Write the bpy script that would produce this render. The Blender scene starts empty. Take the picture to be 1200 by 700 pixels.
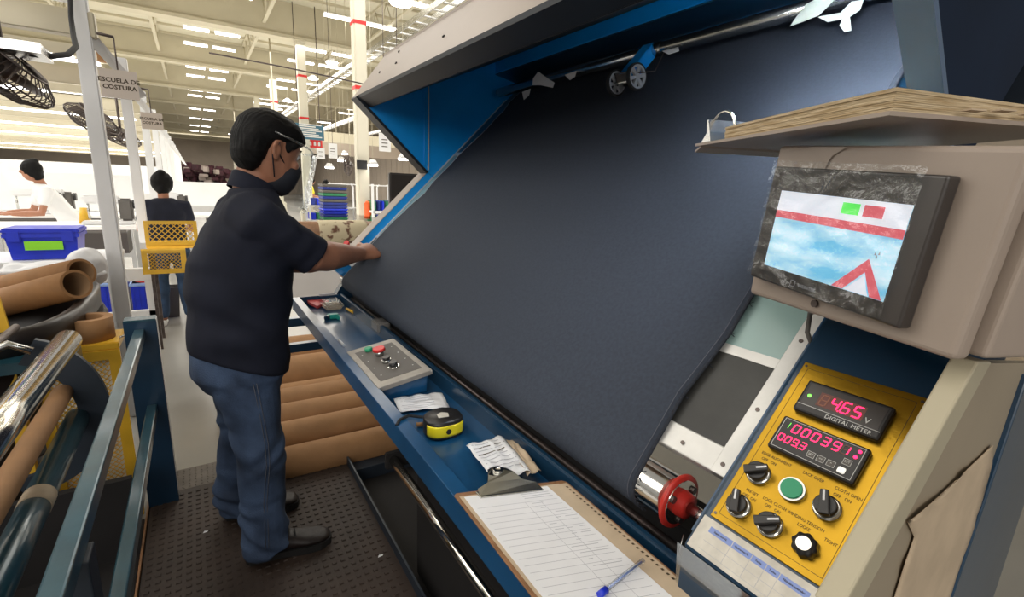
import bpy, bmesh, math, random, time
T0_ = time.time()
from mathutils import Vector as V, Matrix, noise
random.seed(7)
PI = math.pi
R_ = math.radians
COL = bpy.context.scene.collection
scn = bpy.context.scene

# ---------------------------------------------------------------- camera
F_PX = 560.0
PITCH, ROLL, YAW, H = R_(12.75), R_(2.4), R_(33.4), 1.52
CF = V((math.sin(YAW)*math.cos(PITCH), math.cos(YAW)*math.cos(PITCH), -math.sin(PITCH)))
r0 = V((math.cos(YAW), -math.sin(YAW), 0)); u0 = r0.cross(CF)
CR = r0*math.cos(ROLL)+u0*math.sin(ROLL); CU = -r0*math.sin(ROLL)+u0*math.cos(ROLL)
CP = V((0, 0, H))
cam = bpy.data.cameras.new('camera'); camo = bpy.data.objects.new('camera', cam); COL.objects.link(camo)
cam.sensor_width = 36; cam.lens = 36*F_PX/1200; cam.clip_start = .02; cam.clip_end = 300
camo.matrix_world = Matrix(((CR.x, CU.x, -CF.x, 0), (CR.y, CU.y, -CF.y, 0), (CR.z, CU.z, -CF.z, H), (0, 0, 0, 1)))
scn.camera = camo
# ---------------------------------------------------------------- world, lights, exposure
scn.view_settings.view_transform = 'Standard'; scn.view_settings.look = 'None'
scn.view_settings.gamma = 1; scn.view_settings.exposure = 0.0
w = bpy.data.worlds.new('world'); scn.world = w; w.use_nodes = True
w.node_tree.nodes['Background'].inputs[0].default_value = (1, .97, .92, 1)
w.node_tree.nodes['Background'].inputs[1].default_value = .35

def area(name, loc, rot, sx, sy, power, col=(1, .96, .9)):
    l = bpy.data.lights.new(name, 'AREA'); l.shape = 'RECTANGLE'; l.size = sx; l.size_y = sy; l.energy = power; l.color = col
    o = bpy.data.objects.new(name, l); COL.objects.link(o); o.location = loc; o.rotation_euler = rot
    return o
area('hall_light', (-2.0, 1.0, 5.4), (0, 0, 0), 4, 6, 130)
_q = (V((.9, 1.6, 1.5))-V((-3.2, -4.2, 3.3))).to_track_quat('-Z', 'Y').to_euler()
area('hall_light', (-3.2, -4.2, 3.3), _q, 5, 2.4, 165)  # large tilted fill added behind the camera to brighten gusset and console
area('hall_light', (0, 55, 5.4), (0, 0, 0), 14, 8, 900)
area('hall_light', (-5, 8, 5.2), (0, 0, 0), 5, 9, 480, (1, .98, .95))
area('hall_light', (3.5, 8, 5.2), (0, 0, 0), 6, 5, 260)
area('hall_light', (1, 19, 5.2), (0, 0, 0), 9, 8, 700)
area('hall_light', (2, 34, 5.2), (0, 0, 0), 12, 12, 1300)
area('hall_light', (-14, 20, 5.2), (0, 0, 0), 12, 14, 1400)
area('hall_light', (10, 20, 5.2), (0, 0, 0), 6, 14, 700)
area('ceiling_bounce', (0, 16, .9), (PI, 0, 0), 14, 22, 1150, (1, .96, .86))
area('hall_light', (-12, 44, 5.2), (0, 0, 0), 16, 16, 1500)

# ---------------------------------------------------------------- pixel rays cut by real planes of the place
def ray(u, v): return CF+CR*((u-600)/F_PX)+CU*((350-v)/F_PX)
def PZ(u, v, z): d = ray(u, v); return CP+d*((z-H)/d.z)
def PX(u, v, x): d = ray(u, v); return CP+d*(x/d.x)
def PY(u, v, y): d = ray(u, v); return CP+d*(y/d.y)
def PN(u, v, n, k): d = ray(u, v); return CP+d*((k-n.dot(CP))/n.dot(d))
NS = V((-1, 0, 1))
def PS(u, v, k): return PN(u, v, NS, k)

# ---------------------------------------------------------------- materials
MATS = {}
def mat(name, col, rough=.5, metal=0, var=.0, scale=8, bump=0, bscale=60, emit=0, col2=None, coat=0, stretch=None, alpha=None, spec=None):
    m = bpy.data.materials.new(name); m.use_nodes = True; nt = m.node_tree; b = nt.nodes['Principled BSDF']
    b.inputs['Base Color'].default_value = (*col, 1); b.inputs['Roughness'].default_value = rough; b.inputs['Metallic'].default_value = metal
    if coat: b.inputs['Coat Weight'].default_value = coat; b.inputs['Coat Roughness'].default_value = .1
    if spec is not None: b.inputs['Specular IOR Level'].default_value = spec
    if emit:
        b.inputs['Emission Color'].default_value = (*col, 1); b.inputs['Emission Strength'].default_value = emit
    tc = nt.nodes.new('ShaderNodeTexCoord'); mp = nt.nodes.new('ShaderNodeMapping'); nt.links.new(tc.outputs['Object'], mp.inputs[0])
    if stretch: mp.inputs['Scale'].default_value = stretch
    if var or col2:
        n = nt.nodes.new('ShaderNodeTexNoise'); n.inputs['Scale'].default_value = scale; n.inputs['Detail'].default_value = 6
        nt.links.new(mp.outputs[0], n.inputs[0])
        r = nt.nodes.new('ShaderNodeValToRGB'); r.color_ramp.elements[0].position = .35; r.color_ramp.elements[1].position = .65
        c2 = col2 or tuple(c*(1-var) for c in col)
        r.color_ramp.elements[0].color = (*c2, 1); r.color_ramp.elements[1].color = (*col, 1)
        nt.links.new(n.outputs[0], r.inputs[0]); nt.links.new(r.outputs[0], b.inputs['Base Color'])
    if bump:
        n2 = nt.nodes.new('ShaderNodeTexNoise'); n2.inputs['Scale'].default_value = bscale; n2.inputs['Detail'].default_value = 4
        nt.links.new(mp.outputs[0], n2.inputs[0])
        bp = nt.nodes.new('ShaderNodeBump'); bp.inputs['Strength'].default_value = bump; bp.inputs['Distance'].default_value = .004
        nt.links.new(n2.outputs[0], bp.inputs['Height']); nt.links.new(bp.outputs[0], b.inputs['Normal'])
    MATS[name] = m; return m
def clear(name, col, rough, mixfac, spec=.5):
    m = bpy.data.materials.new(name); m.use_nodes = True; nt = m.node_tree; nt.nodes.clear()
    o = nt.nodes.new('ShaderNodeOutputMaterial'); mx = nt.nodes.new('ShaderNodeMixShader'); t = nt.nodes.new('ShaderNodeBsdfTransparent')
    g = nt.nodes.new('ShaderNodeBsdfGlossy'); g.inputs['Roughness'].default_value = rough; g.inputs['Color'].default_value = (*col, 1)
    lw = nt.nodes.new('ShaderNodeLayerWeight'); lw.inputs[0].default_value = .22
    ma = nt.nodes.new('ShaderNodeMath'); ma.operation = 'MULTIPLY_ADD'; ma.inputs[1].default_value = .6; ma.inputs[2].default_value = mixfac; ma.use_clamp = True
    nt.links.new(lw.outputs[0], ma.inputs[0]); nt.links.new(ma.outputs[0], mx.inputs[0])
    n = nt.nodes.new('ShaderNodeTexNoise'); n.inputs['Scale'].default_value = 16; bp = nt.nodes.new('ShaderNodeBump'); bp.inputs['Strength'].default_value = .35; bp.inputs['Distance'].default_value = .01
    nt.links.new(n.outputs[0], bp.inputs['Height']); nt.links.new(bp.outputs[0], g.inputs['Normal'])
    t.inputs[0].default_value = (.93, .95, .95, 1)
    nt.links.new(t.outputs[0], mx.inputs[1]); nt.links.new(g.outputs[0], mx.inputs[2]); nt.links.new(mx.outputs[0], o.inputs[0])
    MATS[name] = m; return m
M = MATS
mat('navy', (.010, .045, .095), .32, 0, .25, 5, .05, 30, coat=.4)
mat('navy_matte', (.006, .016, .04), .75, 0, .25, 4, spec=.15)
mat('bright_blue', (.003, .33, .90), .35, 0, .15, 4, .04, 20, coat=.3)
mat('tray_blue', (.008, .075, .19), .3, 0, .3, 6, .05, 40, coat=.3)
mat('teal_blue', (.02, .085, .12), .3, .2, .3, 10, .05, 60, coat=.5)
mat('taupe', (.36, .29, .24), .5, 0, .08, 5, .05, 100)
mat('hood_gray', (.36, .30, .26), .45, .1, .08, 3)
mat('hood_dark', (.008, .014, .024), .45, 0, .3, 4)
mat('fabric', (.042, .052, .074), .85, 0, .18, 160, .35, 900, spec=.35)
mat('fabric_edge', (.03, .035, .05), .95, 0, .4, 200, .6, 700)
mat('panel_gray', (.045, .045, .042), .45, 0, .35, 14, .1, 60)
mat('pale_glass', (.30, .44, .42), .18, 0, .1, 3)
mat('alu', (.72, .71, .68), .4, .4, .12, 20, .1, 60)
mat('steel', (.62, .62, .60), .22, 1, .15, 12)
mat('chrome', (.8, .78, .72), .12, 1, .05, 5)
mat('dark_steel', (.16, .13, .12), .4, .8, .4, 20)
mat('red_plastic', (.55, .03, .02), .35, 0, .2, 20)
mat('red_button', (.75, .03, .03), .35)
mat('green_button', (.02, .33, .16), .4)
mat('black_plastic', (.02, .018, .018), .35, 0, .2, 30)
mat('matte_black', (.012, .012, .013), .8)
mat('bezel', (.05, .043, .04), .3, 0, .1, 10)
mat('gold', (.52, .30, .022), .30, .85, .3, 9, .12, 70, stretch=(1, 1, 1))
mat('ink', (.05, .03, .01), .6)
mat('ink_blue', (.03, .06, .25), .6)
mat('white_print', (.7, .7, .68), .5)
mat('label_white', (.66, .62, .54), .4, 0, .25, 40)
mat('label_blue', (.22, .30, .62), .5)
mat('paper', (.80, .80, .82), .7, 0, .05, 20)
mat('paper_tan', (.55, .43, .30), .8, 0, .15, 20)
mat('form_gray', (.42, .42, .46), .8)
mat('hardboard', (.30, .15, .07), .5, 0, .3, 30)
mat('kraft', (.36, .185, .075), .75, 0, .15, 12, .1, 60)
mat('kraft_inner', (.30, .18, .09), .85, 0, .15, 12)
mat('cabinet_cream', (.34, .28, .20), .5, 0, .1, 4)
mat('cabinet_lip', (.46, .41, .29), .45, 0, .1, 4)
mat('brushed', (.42, .39, .35), .5, .6, .2, 20)
mat('wheel_gray', (.52, .53, .55), .4, .2)
mat('cream', (.58, .52, .38), .5, 0, .08, 4)
mat('cream_light', (.72, .68, .56), .6, 0, .08, .8)
mat('cream_ceiling', (.64, .60, .47), .8, 0, .12, .6, .2, 6)
mat('cream_truss', (.56, .51, .38), .6, 0, .1, 1)
mat('wall_cream', (.52, .44, .36), .8, 0, .15, .5, .1, 5)
mat('white_paint', (.78, .78, .78), .5, 0, .06, 3)
mat('table_white', (.85, .84, .82), .5, 0, .05, 5)
mat('yellow_paint', (.80, .46, .03), .4, 0, .15, 12)
mat('tape_yellow', (.85, .72, .02), .35, 0, .08, 20)
mat('black_tub', (.022, .016, .014), .35, 0, .25, 8)
mat('bin_blue', (.01, .035, .62), .4, 0, .15, 10)
mat('bin_blue_dark', (.012, .03, .25), .5, 0, .15, 10)
mat('bin_green', (.03, .22, .10), .5)
mat('bin_gray', (.12, .11, .10), .6)
mat('label_green', (.30, .80, .03), .6)
mat('poly_white', (.75, .75, .76), .5, 0, .15, 12, .8, 14)
mat('poly_gray', (.22, .21, .20), .35, 0, .3, 12, .8, 14)
mat('red_cloth', (.7, .06, .05), .7, 0, .3, 10)
mat('pale_blue_cloth', (.35, .5, .85), .8, 0, .2, 10)
mat('skin', (.40, .175, .10), .5, 0, .18, 12, .12, 90)
mat('hair', (.004, .0035, .0035), .65, 0, .4, 40, .5, 120, stretch=(1, 1, 4), spec=.18)
mat('shirt', (.012, .014, .026), .85, 0, .25, 10, .2, 700, spec=.25)
mat('jeans', (.060, .10, .19), .85, 0, .45, 7, .5, 240, col2=(.018, .032, .065))
mat('jeans_light', (.05, .10, .20), .85, 0, .35, 14, .4, 240)
mat('stitch', (.10, .105, .13), .8)
mat('shoe', (.014, .007, .006), .5, 0, .4, 20, .3, 60)
mat('sole', (.008, .007, .007), .8)
mat('mask', (.010, .012, .02), .8, 0, .2, 30)
mat('rubber', (.040, .024, .017), .62, 0, .35, 5, .3, 90)
mat('diamond', (.10, .085, .075), .35, .6, .4, 15)
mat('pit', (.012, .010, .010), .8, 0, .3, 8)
mat('dull_navy', (.02, .03, .045), .5, 0, .3, 6)
mat('teal_plastic', (.02, .35, .28), .4)
mat('pink_plastic', (.75, .12, .12), .45)
mat('tape_white', (.72, .80, .72), .7, 0, .1, 30, .5, 60)
mat('orange', (.9, .12, .02), .5)
mat('exit_red', (.7, .03, .03), .5)
mat('dark_red', (.06, .012, .02), .8, 0, .6, 3)
mat('sign_white', (.62, .54, .47), .7, 0, .05, 4)
mat('board_blue', (.05, .16, .24), .6, 0, .2, 6)
mat('lamp_glow', (1, .95, .88), .5, emit=9)
mat('lamp_warm', (1, .88, .75), .5, emit=14)
mat('hood_tube', (.86, .94, 1), .5, emit=190)
mat('rail_glow', (1, 1, 1), .5, emit=4)
mat('led_red', (1, .015, .10), .5, emit=3.2)
mat('led_off', (.16, .06, .05), .5)
mat('led_amber', (.30, .12, .07), .5)
mat('led_green', (.2, 1, .1), .5, emit=1.5)
mat('scr_white', (.72, .74, .82), .3, emit=.55)
mat('scr_red', (.62, .10, .13), .3, emit=.55)
mat('scr_green', (.10, .75, .10), .3, emit=.6)
mat('dial_glow', (.6, .56, .5), .4)
clear('film', (1, 1, 1), .14, .05)
clear('visor', (1, 1, 1), .05, .10)
clear('clear_plastic', (1, 1, 1), .15, .12)
clear('smooth_film', (1, 1, 1), .12, .06)
[setattr(n.inputs['Strength'], 'default_value', .03) for n in M['smooth_film'].node_tree.nodes if n.type == 'BUMP']

def floor_mat():
    m = mat('concrete', (.30, .29, .265), .22, 0, .12, 1.2); nt = m.node_tree; b = nt.nodes['Principled BSDF']
    n = nt.nodes.new('ShaderNodeTexNoise'); n.inputs['Scale'].default_value = 3; n.inputs['Detail'].default_value = 8
    mr = nt.nodes.new('ShaderNodeMapRange'); mr.inputs[3].default_value = .12; mr.inputs[4].default_value = .38
    nt.links.new(n.outputs[0], mr.inputs[0]); nt.links.new(mr.outputs[0], b.inputs['Roughness'])
floor_mat()
def screen_mat():
    m = bpy.data.materials.new('scr_sky'); m.use_nodes = True; nt = m.node_tree; b = nt.nodes['Principled BSDF']
    tc = nt.nodes.new('ShaderNodeTexCoord'); n = nt.nodes.new('ShaderNodeTexNoise'); n.inputs['Scale'].default_value = 14; n.inputs['Detail'].default_value = 5
    mp = nt.nodes.new('ShaderNodeMapping'); mp.inputs['Scale'].default_value = (1, 1, 3)
    nt.links.new(tc.outputs['Object'], mp.inputs[0]); nt.links.new(mp.outputs[0], n.inputs[0])
    r = nt.nodes.new('ShaderNodeValToRGB'); r.color_ramp.elements[0].position = .4; r.color_ramp.elements[0].color = (.16, .50, .72, 1)
    r.color_ramp.elements[1].position = .66; r.color_ramp.elements[1].color = (.62, .80, .90, 1)
    nt.links.new(n.outputs[0], r.inputs[0]); nt.links.new(r.outputs[0], b.inputs['Base Color']); nt.links.new(r.outputs[0], b.inputs['Emission Color'])
    b.inputs['Emission Strength'].default_value = .55; M['scr_sky'] = m
screen_mat()
def mottled():   # peeling fabric and brown paper on the long roll
    m = mat('peeling', (.60, .52, .35), .8, 0, 0, 9, .6, 20, col2=(.16, .08, .05)); r = [n for n in m.node_tree.nodes if n.type == 'VALTORGB'][0]
    r.color_ramp.elements[0].position = .40; r.color_ramp.elements[1].position = .46
mottled()
m_ = mat('page_edge', (.62, .50, .33), .8, 0, 0, 26, .5, 40, col2=(.42, .30, .16), stretch=(1, 1, 14))

# ---------------------------------------------------------------- mesh builder
class MB:
    def __init__(s): s.v = []; s.f = []; s.m = []; s.slots = []; s.sm = []
    def mi(s, name):
        if name not in s.slots: s.slots.append(name)
        return s.slots.index(name)
    def add(s, vs, fs, m, smooth=False):
        k = len(s.v); i = s.mi(m)
        s.v += [V(p) for p in vs]; s.f += [[a+k for a in f] for f in fs]; s.m += [i]*len(fs); s.sm += [smooth]*len(fs); return s
    def box(s, lo, hi, m, T=None):
        x0, y0, z0 = lo; x1, y1, z1 = hi
        vs = [V((x, y, z)) for x in (x0, x1) for y in (y0, y1) for z in (z0, z1)]
        if T: vs = [T(p) if callable(T) else T@p for p in vs]
        return s.add(vs, [(0, 1, 3, 2), (4, 6, 7, 5), (0, 4, 5, 1), (2, 3, 7, 6), (0, 2, 6, 4), (1, 5, 7, 3)], m)
    def bevbox(s, lo, hi, m, b=.004, T=None):
        bm = bmesh.new(); bmesh.ops.create_cube(bm, size=1)
        lo = V(lo); hi = V(hi); c = (lo+hi)/2; d = hi-lo
        for q in bm.verts: q.co = V((c[i]+q.co[i]*d[i] for i in range(3)))
        bmesh.ops.bevel(bm, geom=bm.edges[:], offset=b, segments=2, affect='EDGES')
        vs = [T(q.co) if callable(T) else (T@q.co if T else q.co.copy()) for q in bm.verts]; bm.verts.index_update()
        s.add(vs, [[q.index for q in f.verts] for f in bm.faces], m); bm.free(); return s
    def prism(s, pts, ext, m):
        n = len(pts); pts = [V(p) for p in pts]; e = V(ext)
        vs = pts+[p+e for p in pts]
        fs = [list(range(n)), list(range(2*n-1, n-1, -1))]+[(i, (i+1) % n, (i+1) % n+n, i+n) for i in range(n)]
        return s.add(vs, fs, m)
    def cyl(s, a, b, r, m, n=20, r2=None, cap=True, smooth=True):
        a = V(a); b = V(b); r2 = r if r2 is None else r2; d = (b-a).normalized()
        x = d.orthogonal().normalized(); y = d.cross(x)
        vs = [a+(x*math.cos(t)+y*math.sin(t))*r for t in [2*PI*i/n for i in range(n)]]+[b+(x*math.cos(t)+y*math.sin(t))*r2 for t in [2*PI*i/n for i in range(n)]]
        s.add(vs, [(i, (i+1) % n, (i+1) % n+n, i+n) for i in range(n)], m, smooth)
        if cap: s.add(vs, [list(range(n))[::-1], list(range(n, 2*n))], m)
        return s
    def pipe(s, a, b, ro, ri, m, mi=None, n=24):
        a = V(a); b = V(b); d = (b-a).normalized(); x = d.orthogonal().normalized(); y = d.cross(x)
        def ring(c, r): return [c+(x*math.cos(2*PI*i/n)+y*math.sin(2*PI*i/n))*r for i in range(n)]
        vs = ring(a, ro)+ring(b, ro)+ring(b, ri)+ring(a, ri)
        for k in range(4):
            o = k*n; o2 = ((k+1) % 4)*n
            s.add(vs, [(o+i, o+(i+1) % n, o2+(i+1) % n, o2+i) for i in range(n)], (mi or m) if k == 2 else m, k in (0, 2))
        return s
    def tube(s, pts, r, m, n=10, smooth=True):
        pts = [V(p) for p in pts]; rs = r if isinstance(r, (list, tuple)) else [r]*len(pts)
        rings = []; x = None
        for i, p in enumerate(pts):
            d = (pts[min(i+1, len(pts)-1)]-pts[max(i-1, 0)]).normalized()
            if x is None: x = d.orthogonal().normalized()
            x = (x-d*x.dot(d)).normalized(); y = d.cross(x)
            rings.append([p+(x*math.cos(2*PI*j/n)+y*math.sin(2*PI*j/n))*rs[i] for j in range(n)])
        return s.loft(rings, m, smooth)
    def loft(s, rings, m, smooth=True, cap=True):
        n = len(rings[0]); vs = [p for r in rings for p in r]
        s.add(vs, [(k*n+i, k*n+(i+1) % n, (k+1)*n+(i+1) % n, (k+1)*n+i) for k in range(len(rings)-1) for i in range(n)], m, smooth)
        if cap: s.add(rings[0]+rings[-1], [list(range(n))[::-1], list(range(n, 2*n))], m, smooth)
        return s
    def ball(s, c, r, m, nu=14, nv=9, T=None):
        c = V(c); r = V((r, r, r)) if not hasattr(r, '__len__') else V(r); rings = []
        for j in range(nv+1):
            ph = -PI/2+PI*j/nv
            ph = max(min(ph, PI/2-.05), -PI/2+.05)
            rings.append([c+(T@V((r.x*math.cos(ph)*math.cos(t), r.y*math.cos(ph)*math.sin(t), r.z*math.sin(ph))) if T else V((r.x*math.cos(ph)*math.cos(t), r.y*math.cos(ph)*math.sin(t), r.z*math.sin(ph)))) for t in [2*PI*i/nu for i in range(nu)]])
        return s.loft(rings, m)
    def ellrings(s, secs, m, n=24):   # secs: (center, axis_a, axis_b)
        return s.loft([[c+a*math.cos(2*PI*i/n)+b*math.sin(2*PI*i/n) for i in range(n)] for c, a, b in secs], m)
    def sheet(s, pts, m):             # grid of points
        nu = len(pts[0]); vs = [p for r in pts for p in r]
        return s.add(vs, [(k*nu+i, k*nu+i+1, (k+1)*nu+i+1, (k+1)*nu+i) for k in range(len(pts)-1) for i in range(nu-1)], m, True)
    def build(s, name, parent=None, **kw):
        me = bpy.data.meshes.new(name); org = V((0, 0, 0))
        if parent: org = parent.matrix_world_loc if False else V(parent.get('_o', (0, 0, 0)))
        me.from_pydata([p-org for p in s.v], [], s.f)
        for n in s.slots: me.materials.append(M[n])
        me.polygons.foreach_set('material_index', s.m); me.polygons.foreach_set('use_smooth', s.sm)
        bm = bmesh.new(); bm.from_mesh(me); bmesh.ops.remove_doubles(bm, verts=bm.verts, dist=1e-5)
        bmesh.ops.recalc_face_normals(bm, faces=bm.faces); bm.to_mesh(me); bm.free(); me.update()
        o = bpy.data.objects.new(name, me); COL.objects.link(o)
        if parent: o.parent = parent; o['_o'] = tuple(org)
        setp(o, **kw); return o
def setp(o, label=None, cat=None, group=None, kind=None):
    if label: o['label'] = label
    if cat: o['category'] = cat
    if group: o['group'] = group
    if kind: o['kind'] = kind
    return o
def thing(name, loc, label, cat, group=None):
    o = bpy.data.objects.new(name, None); COL.objects.link(o); o.location = loc; o['_o'] = tuple(loc); o.empty_display_size = .05
    return setp(o, label, cat, group)
def struct(mb, name, parent=None): return mb.build(name, parent, kind=None if parent else 'structure')
def copy_tree(o, loc, label=None, rz=None):
    c = o.copy(); COL.objects.link(c); c.location = loc
    if rz is not None: c.rotation_euler.z = rz
    if label: c['label'] = label
    for ch in list(o.children):
        d = ch.copy(); COL.objects.link(d); d.parent = c
        for g in list(ch.children):
            e = g.copy(); COL.objects.link(e); e.parent = d
    return c
def bev(o, w=.003, seg=2):
    md = o.modifiers.new('bevel', 'BEVEL'); md.width = w; md.segments = seg; md.limit_method = 'ANGLE'; return o
def text(name, s, size, o, ex, ey, m, parent=None, align='CENTER', depth=.0003, sx=1, bold=0):
    """lettering as thin raised print; o = anchor, ex = reading direction, ey = up on the surface"""
    cu = bpy.data.curves.new(name, 'FONT'); cu.body = s; cu.size = size; cu.extrude = depth; cu.align_x = align; cu.align_y = 'CENTER'; cu.resolution_u = 2; cu.offset = bold
    t = bpy.data.objects.new(name, cu); me = bpy.data.meshes.new_from_object(t); bpy.data.objects.remove(t)
    ex = V(ex).normalized(); ey = V(ey).normalized(); ez = ex.cross(ey); o = V(o)
    mb = MB(); mb.add([o+ex*(q.co.x*sx)+ey*q.co.y+ez*(q.co.z+depth) for q in me.vertices], [list(p.vertices) for p in me.polygons], m)
    return mb if name is None else mb.build(name, parent)
def textmb(mb, s, size, o, ex, ey, m, align='CENTER', sx=1, bold=0, lift=.0004):
    cu = bpy.data.curves.new('t', 'FONT'); cu.body = s; cu.size = size; cu.extrude = .0002; cu.align_x = align; cu.align_y = 'CENTER'; cu.resolution_u = 2; cu.offset = bold
    t = bpy.data.objects.new('t', cu); me = bpy.data.meshes.new_from_object(t); bpy.data.objects.remove(t)
    ex = V(ex).normalized(); ey = V(ey).normalized(); ez = ex.cross(ey); o = V(o)
    mb.add([o+ex*(q.co.x*sx)+ey*q.co.y+ez*(q.co.z+lift) for q in me.vertices], [list(p.vertices) for p in me.polygons], m)

# ================================================================ SETTING
struct(MB().box((-40, -6, -.2), (16, 75, 0), 'concrete'), 'floor')
# roof sheets with girders, joists; lights come later
RZ = 6.2
ceil = struct(MB().box((-40, -2, RZ), (16, 75, RZ+.15), 'cream_ceiling'), 'ceiling')
GY = [9.8+5.7*k for k in range(-1, 11)]
g = MB()
for y in GY[:1]: g.box((-40, y-.12, 5.35), (16, y+.12, RZ), 'cream_truss'); g.box((-40, y-.2, 5.3), (16, y+.2, 5.38), 'cream_truss')
gd = g.build('girder', ceil)
for y in GY[1:]:
    c = gd.copy(); COL.objects.link(c); c.location.y = y-GY[0]
def joist(x, y0, y1):
    j = MB(); j.box((x-.04, y0, 5.55), (x+.04, y1, 5.6), 'cream_truss'); j.box((x-.05, y0, RZ-.06), (x+.05, y1, RZ), 'cream_truss')
    n = 12; d = (y1-y0)/n
    for k in range(n):
        a, b = (5.58, RZ-.05) if k % 2 else (RZ-.05, 5.58)
        j.cyl((x, y0+k*d, a), (x, y0+(k+1)*d, b), .014, 'cream_truss', 5)
    return j
jo = joist(0, GY[0]+.2, GY[1]-.2).build('joist', ceil)
first = True
for k in range(len(GY)-1):
    for x in (-9.5, -7.2, -4.9, -2.6, -.6, 1.9, 4.6, 7.0, 9.4):
        if k > 5 and x < -5: continue
        if first: jo.location.x = x; first = False; continue
        c = jo.copy(); COL.objects.link(c); c.location = (x, GY[k]-GY[0], 0)
pl = MB()
for k in range(70):
    y = 1+k*1.05
    pl.box((-40, y, RZ-.07), (16, y+.06, RZ-.001), 'cream_truss')
pl.build('purlin', ceil, kind='stuff')
# walls
wr = MB().box((12.5, -2, 0), (12.7, 75, RZ), 'wall_cream')
wr = struct(wr, 'wall_right')
pn = MB().bevbox((12.44, 12, 0), (12.5, 13.16, 4.4), 'wall_cream', .015).build('panel', wr)
for k in range(1, 40):
    c = pn.copy(); COL.objects.link(c); c.location.y = k*1.2
wb = struct(MB().box((-40, 66, 0), (16, 66.3, RZ), 'wall_cream'), 'wall_back')
struct(MB().box((-40.3, -2, 0), (-40, 75, RZ), 'white_paint'), 'wall_left')

# columns
CX = 2.80
def column():
    m = MB(); m.bevbox((-.17, -.17, 0), (.17, .17, 6.1), 'cream_light', .02); m.bevbox((-.26, -.26, 0), (.26, .26, .45), 'cream_light', .02)
    return m
cols = []
lab = ['nearest tall cream steel column with red bands and an orange hose reel', 'second tall cream column beside the man wearing the face shield, with red bands',
       'third cream column of the row behind the man', 'fourth cream column of the row behind the man', 'fifth cream column of the receding row', 'sixth cream column of the receding row', 'farthest cream column of the receding row']
root = thing('column', (CX, 9.8, 0), lab[0], 'column', 'cream steel columns')
mb = MB(); mb.bevbox((CX-.115, 9.685, 0), (CX+.115, 9.915, 5.35), 'cream_light', .02); mb.build('shaft', root)
mb = MB()
for a, b in (((CX-.3, 9.5, 0), (CX-.3, 9.5, 1.0)),):
    pass
mb.prism([(CX-.17, 9.62, 0), (CX+.17, 9.62, 0), (CX+.17, 9.62, 1.25)], (0, 0, 0), 'cream_light') if False else mb.bevbox((CX-.2, 9.6, 0), (CX+.2, 10.0, .7), 'cream_light', .03)
mb.build('base_guard', root)
for z in (3.26, 4.38): MB().box((CX-.12, 9.68, z), (CX+.12, 9.92, z+.06), 'exit_red').build('red_band', root)
for k in range(1, 7): copy_tree(root, (CX, 9.8+5.7*k, 0), lab[k])
# ceiling fluorescent fittings in rows
n = 0; lf = None
NTH = ['first', 'second', 'third', 'fourth', 'fifth', 'sixth', 'seventh', 'eighth', 'ninth', 'tenth', 'eleventh', 'twelfth', 'thirteenth', 'fourteenth', 'fifteenth', 'sixteenth', 'seventeenth', 'eighteenth', 'nineteenth', 'twentieth', 'twenty-first', 'twenty-second', 'twenty-third', 'twenty-fourth', 'twenty-fifth', 'twenty-sixth', 'twenty-seventh']
for yi, y in enumerate( [11.3, 13.4]+[v_ for k in range(7) for v_ in (17.05+5.7*k, 18.95+5.7*k)]):
    for xi, x in enumerate((.1, .85, 3.0, 4.0, 7.4)):
        ll_ = 'glowing fluorescent fitting in the %s row from the camera, %s in it' % (NTH[yi], ['leftmost', 'second from left', 'middle one', 'fourth from left', 'rightmost'][xi])
        L = .62 if x < 1 else .85
        if lf is None:
            lf = thing('ceiling_light', (x, y, 5.5), ll_, 'ceiling light', 'fluorescent fittings in rows under the roof')
            MB().box((x, y-.04, 5.53), (x+.62, y+.04, 5.57), 'white_paint').build('housing', lf)
            MB().box((x+.01, y-.06, 5.49), (x+.61, y+.06, 5.53), 'lamp_glow').build('tube', lf)
            t0 = lf
        else:
            c = copy_tree(t0, (x, y, 5.5), ll_); c.scale.x = L/.62
# far wall heap of dark red goods and beams
mb = MB()
for k in range(260):
    mb.bevbox((0, 0, 0), (random.uniform(.25, .5), .4, random.uniform(.2, .4)), 'dark_red' if k % 5 else 'hood_gray', .03, T=Matrix.Translation((random.uniform(-1.4, 2.1), random.uniform(38, 41), random.uniform(0.0, 2.1))) @ Matrix.Rotation(random.uniform(0, 3), 4, 'Z'))
mb.build('goods_heap', label='heap of dark red goods piled before the far beige wall', cat='goods', kind='stuff')

# ---------------------------------------------------------------- sewing bay: portal frames with signs and fans
FX = -.44
FY = [3.7+1.95*k for k in range(12)]
ordn = ['nearest', 'second', 'third', 'fourth', 'fifth', 'sixth', 'seventh', 'eighth', 'ninth', 'tenth', 'eleventh', 'farthest']
for k, y in enumerate(FY):
    root = thing('steel_frame', (FX, y, 0), ordn[k]+' white steel portal frame post of the sewing bay row', 'frame', 'portal frames of the sewing bay')
    MB().bevbox((FX-.038, y-.035, 0), (FX+.038, y+.035, 3.1 if k == 0 else 2.5), 'white_paint' if k else 'white_paint', .006).build('post', root)
    MB().bevbox((FX-7, y-.03, 2.24), (FX+.06, y+.05, 2.37), 'cream', .006).build('beam', root)
    mb = MB(); mb.tube([(FX, y, 2.25), (FX+.22, y+1.9, 2.25)], .018, 'white_paint', 6)
    mb = MB().prism([(FX+.03, y-.02, 2.3), (FX+.03, y-.02, 2.2), (FX+.20, y+.2, 1.98), (FX+.24, y+.2, 2.0)], (0, .04, 0), 'white_paint'); mb.build('brace', root)
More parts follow.
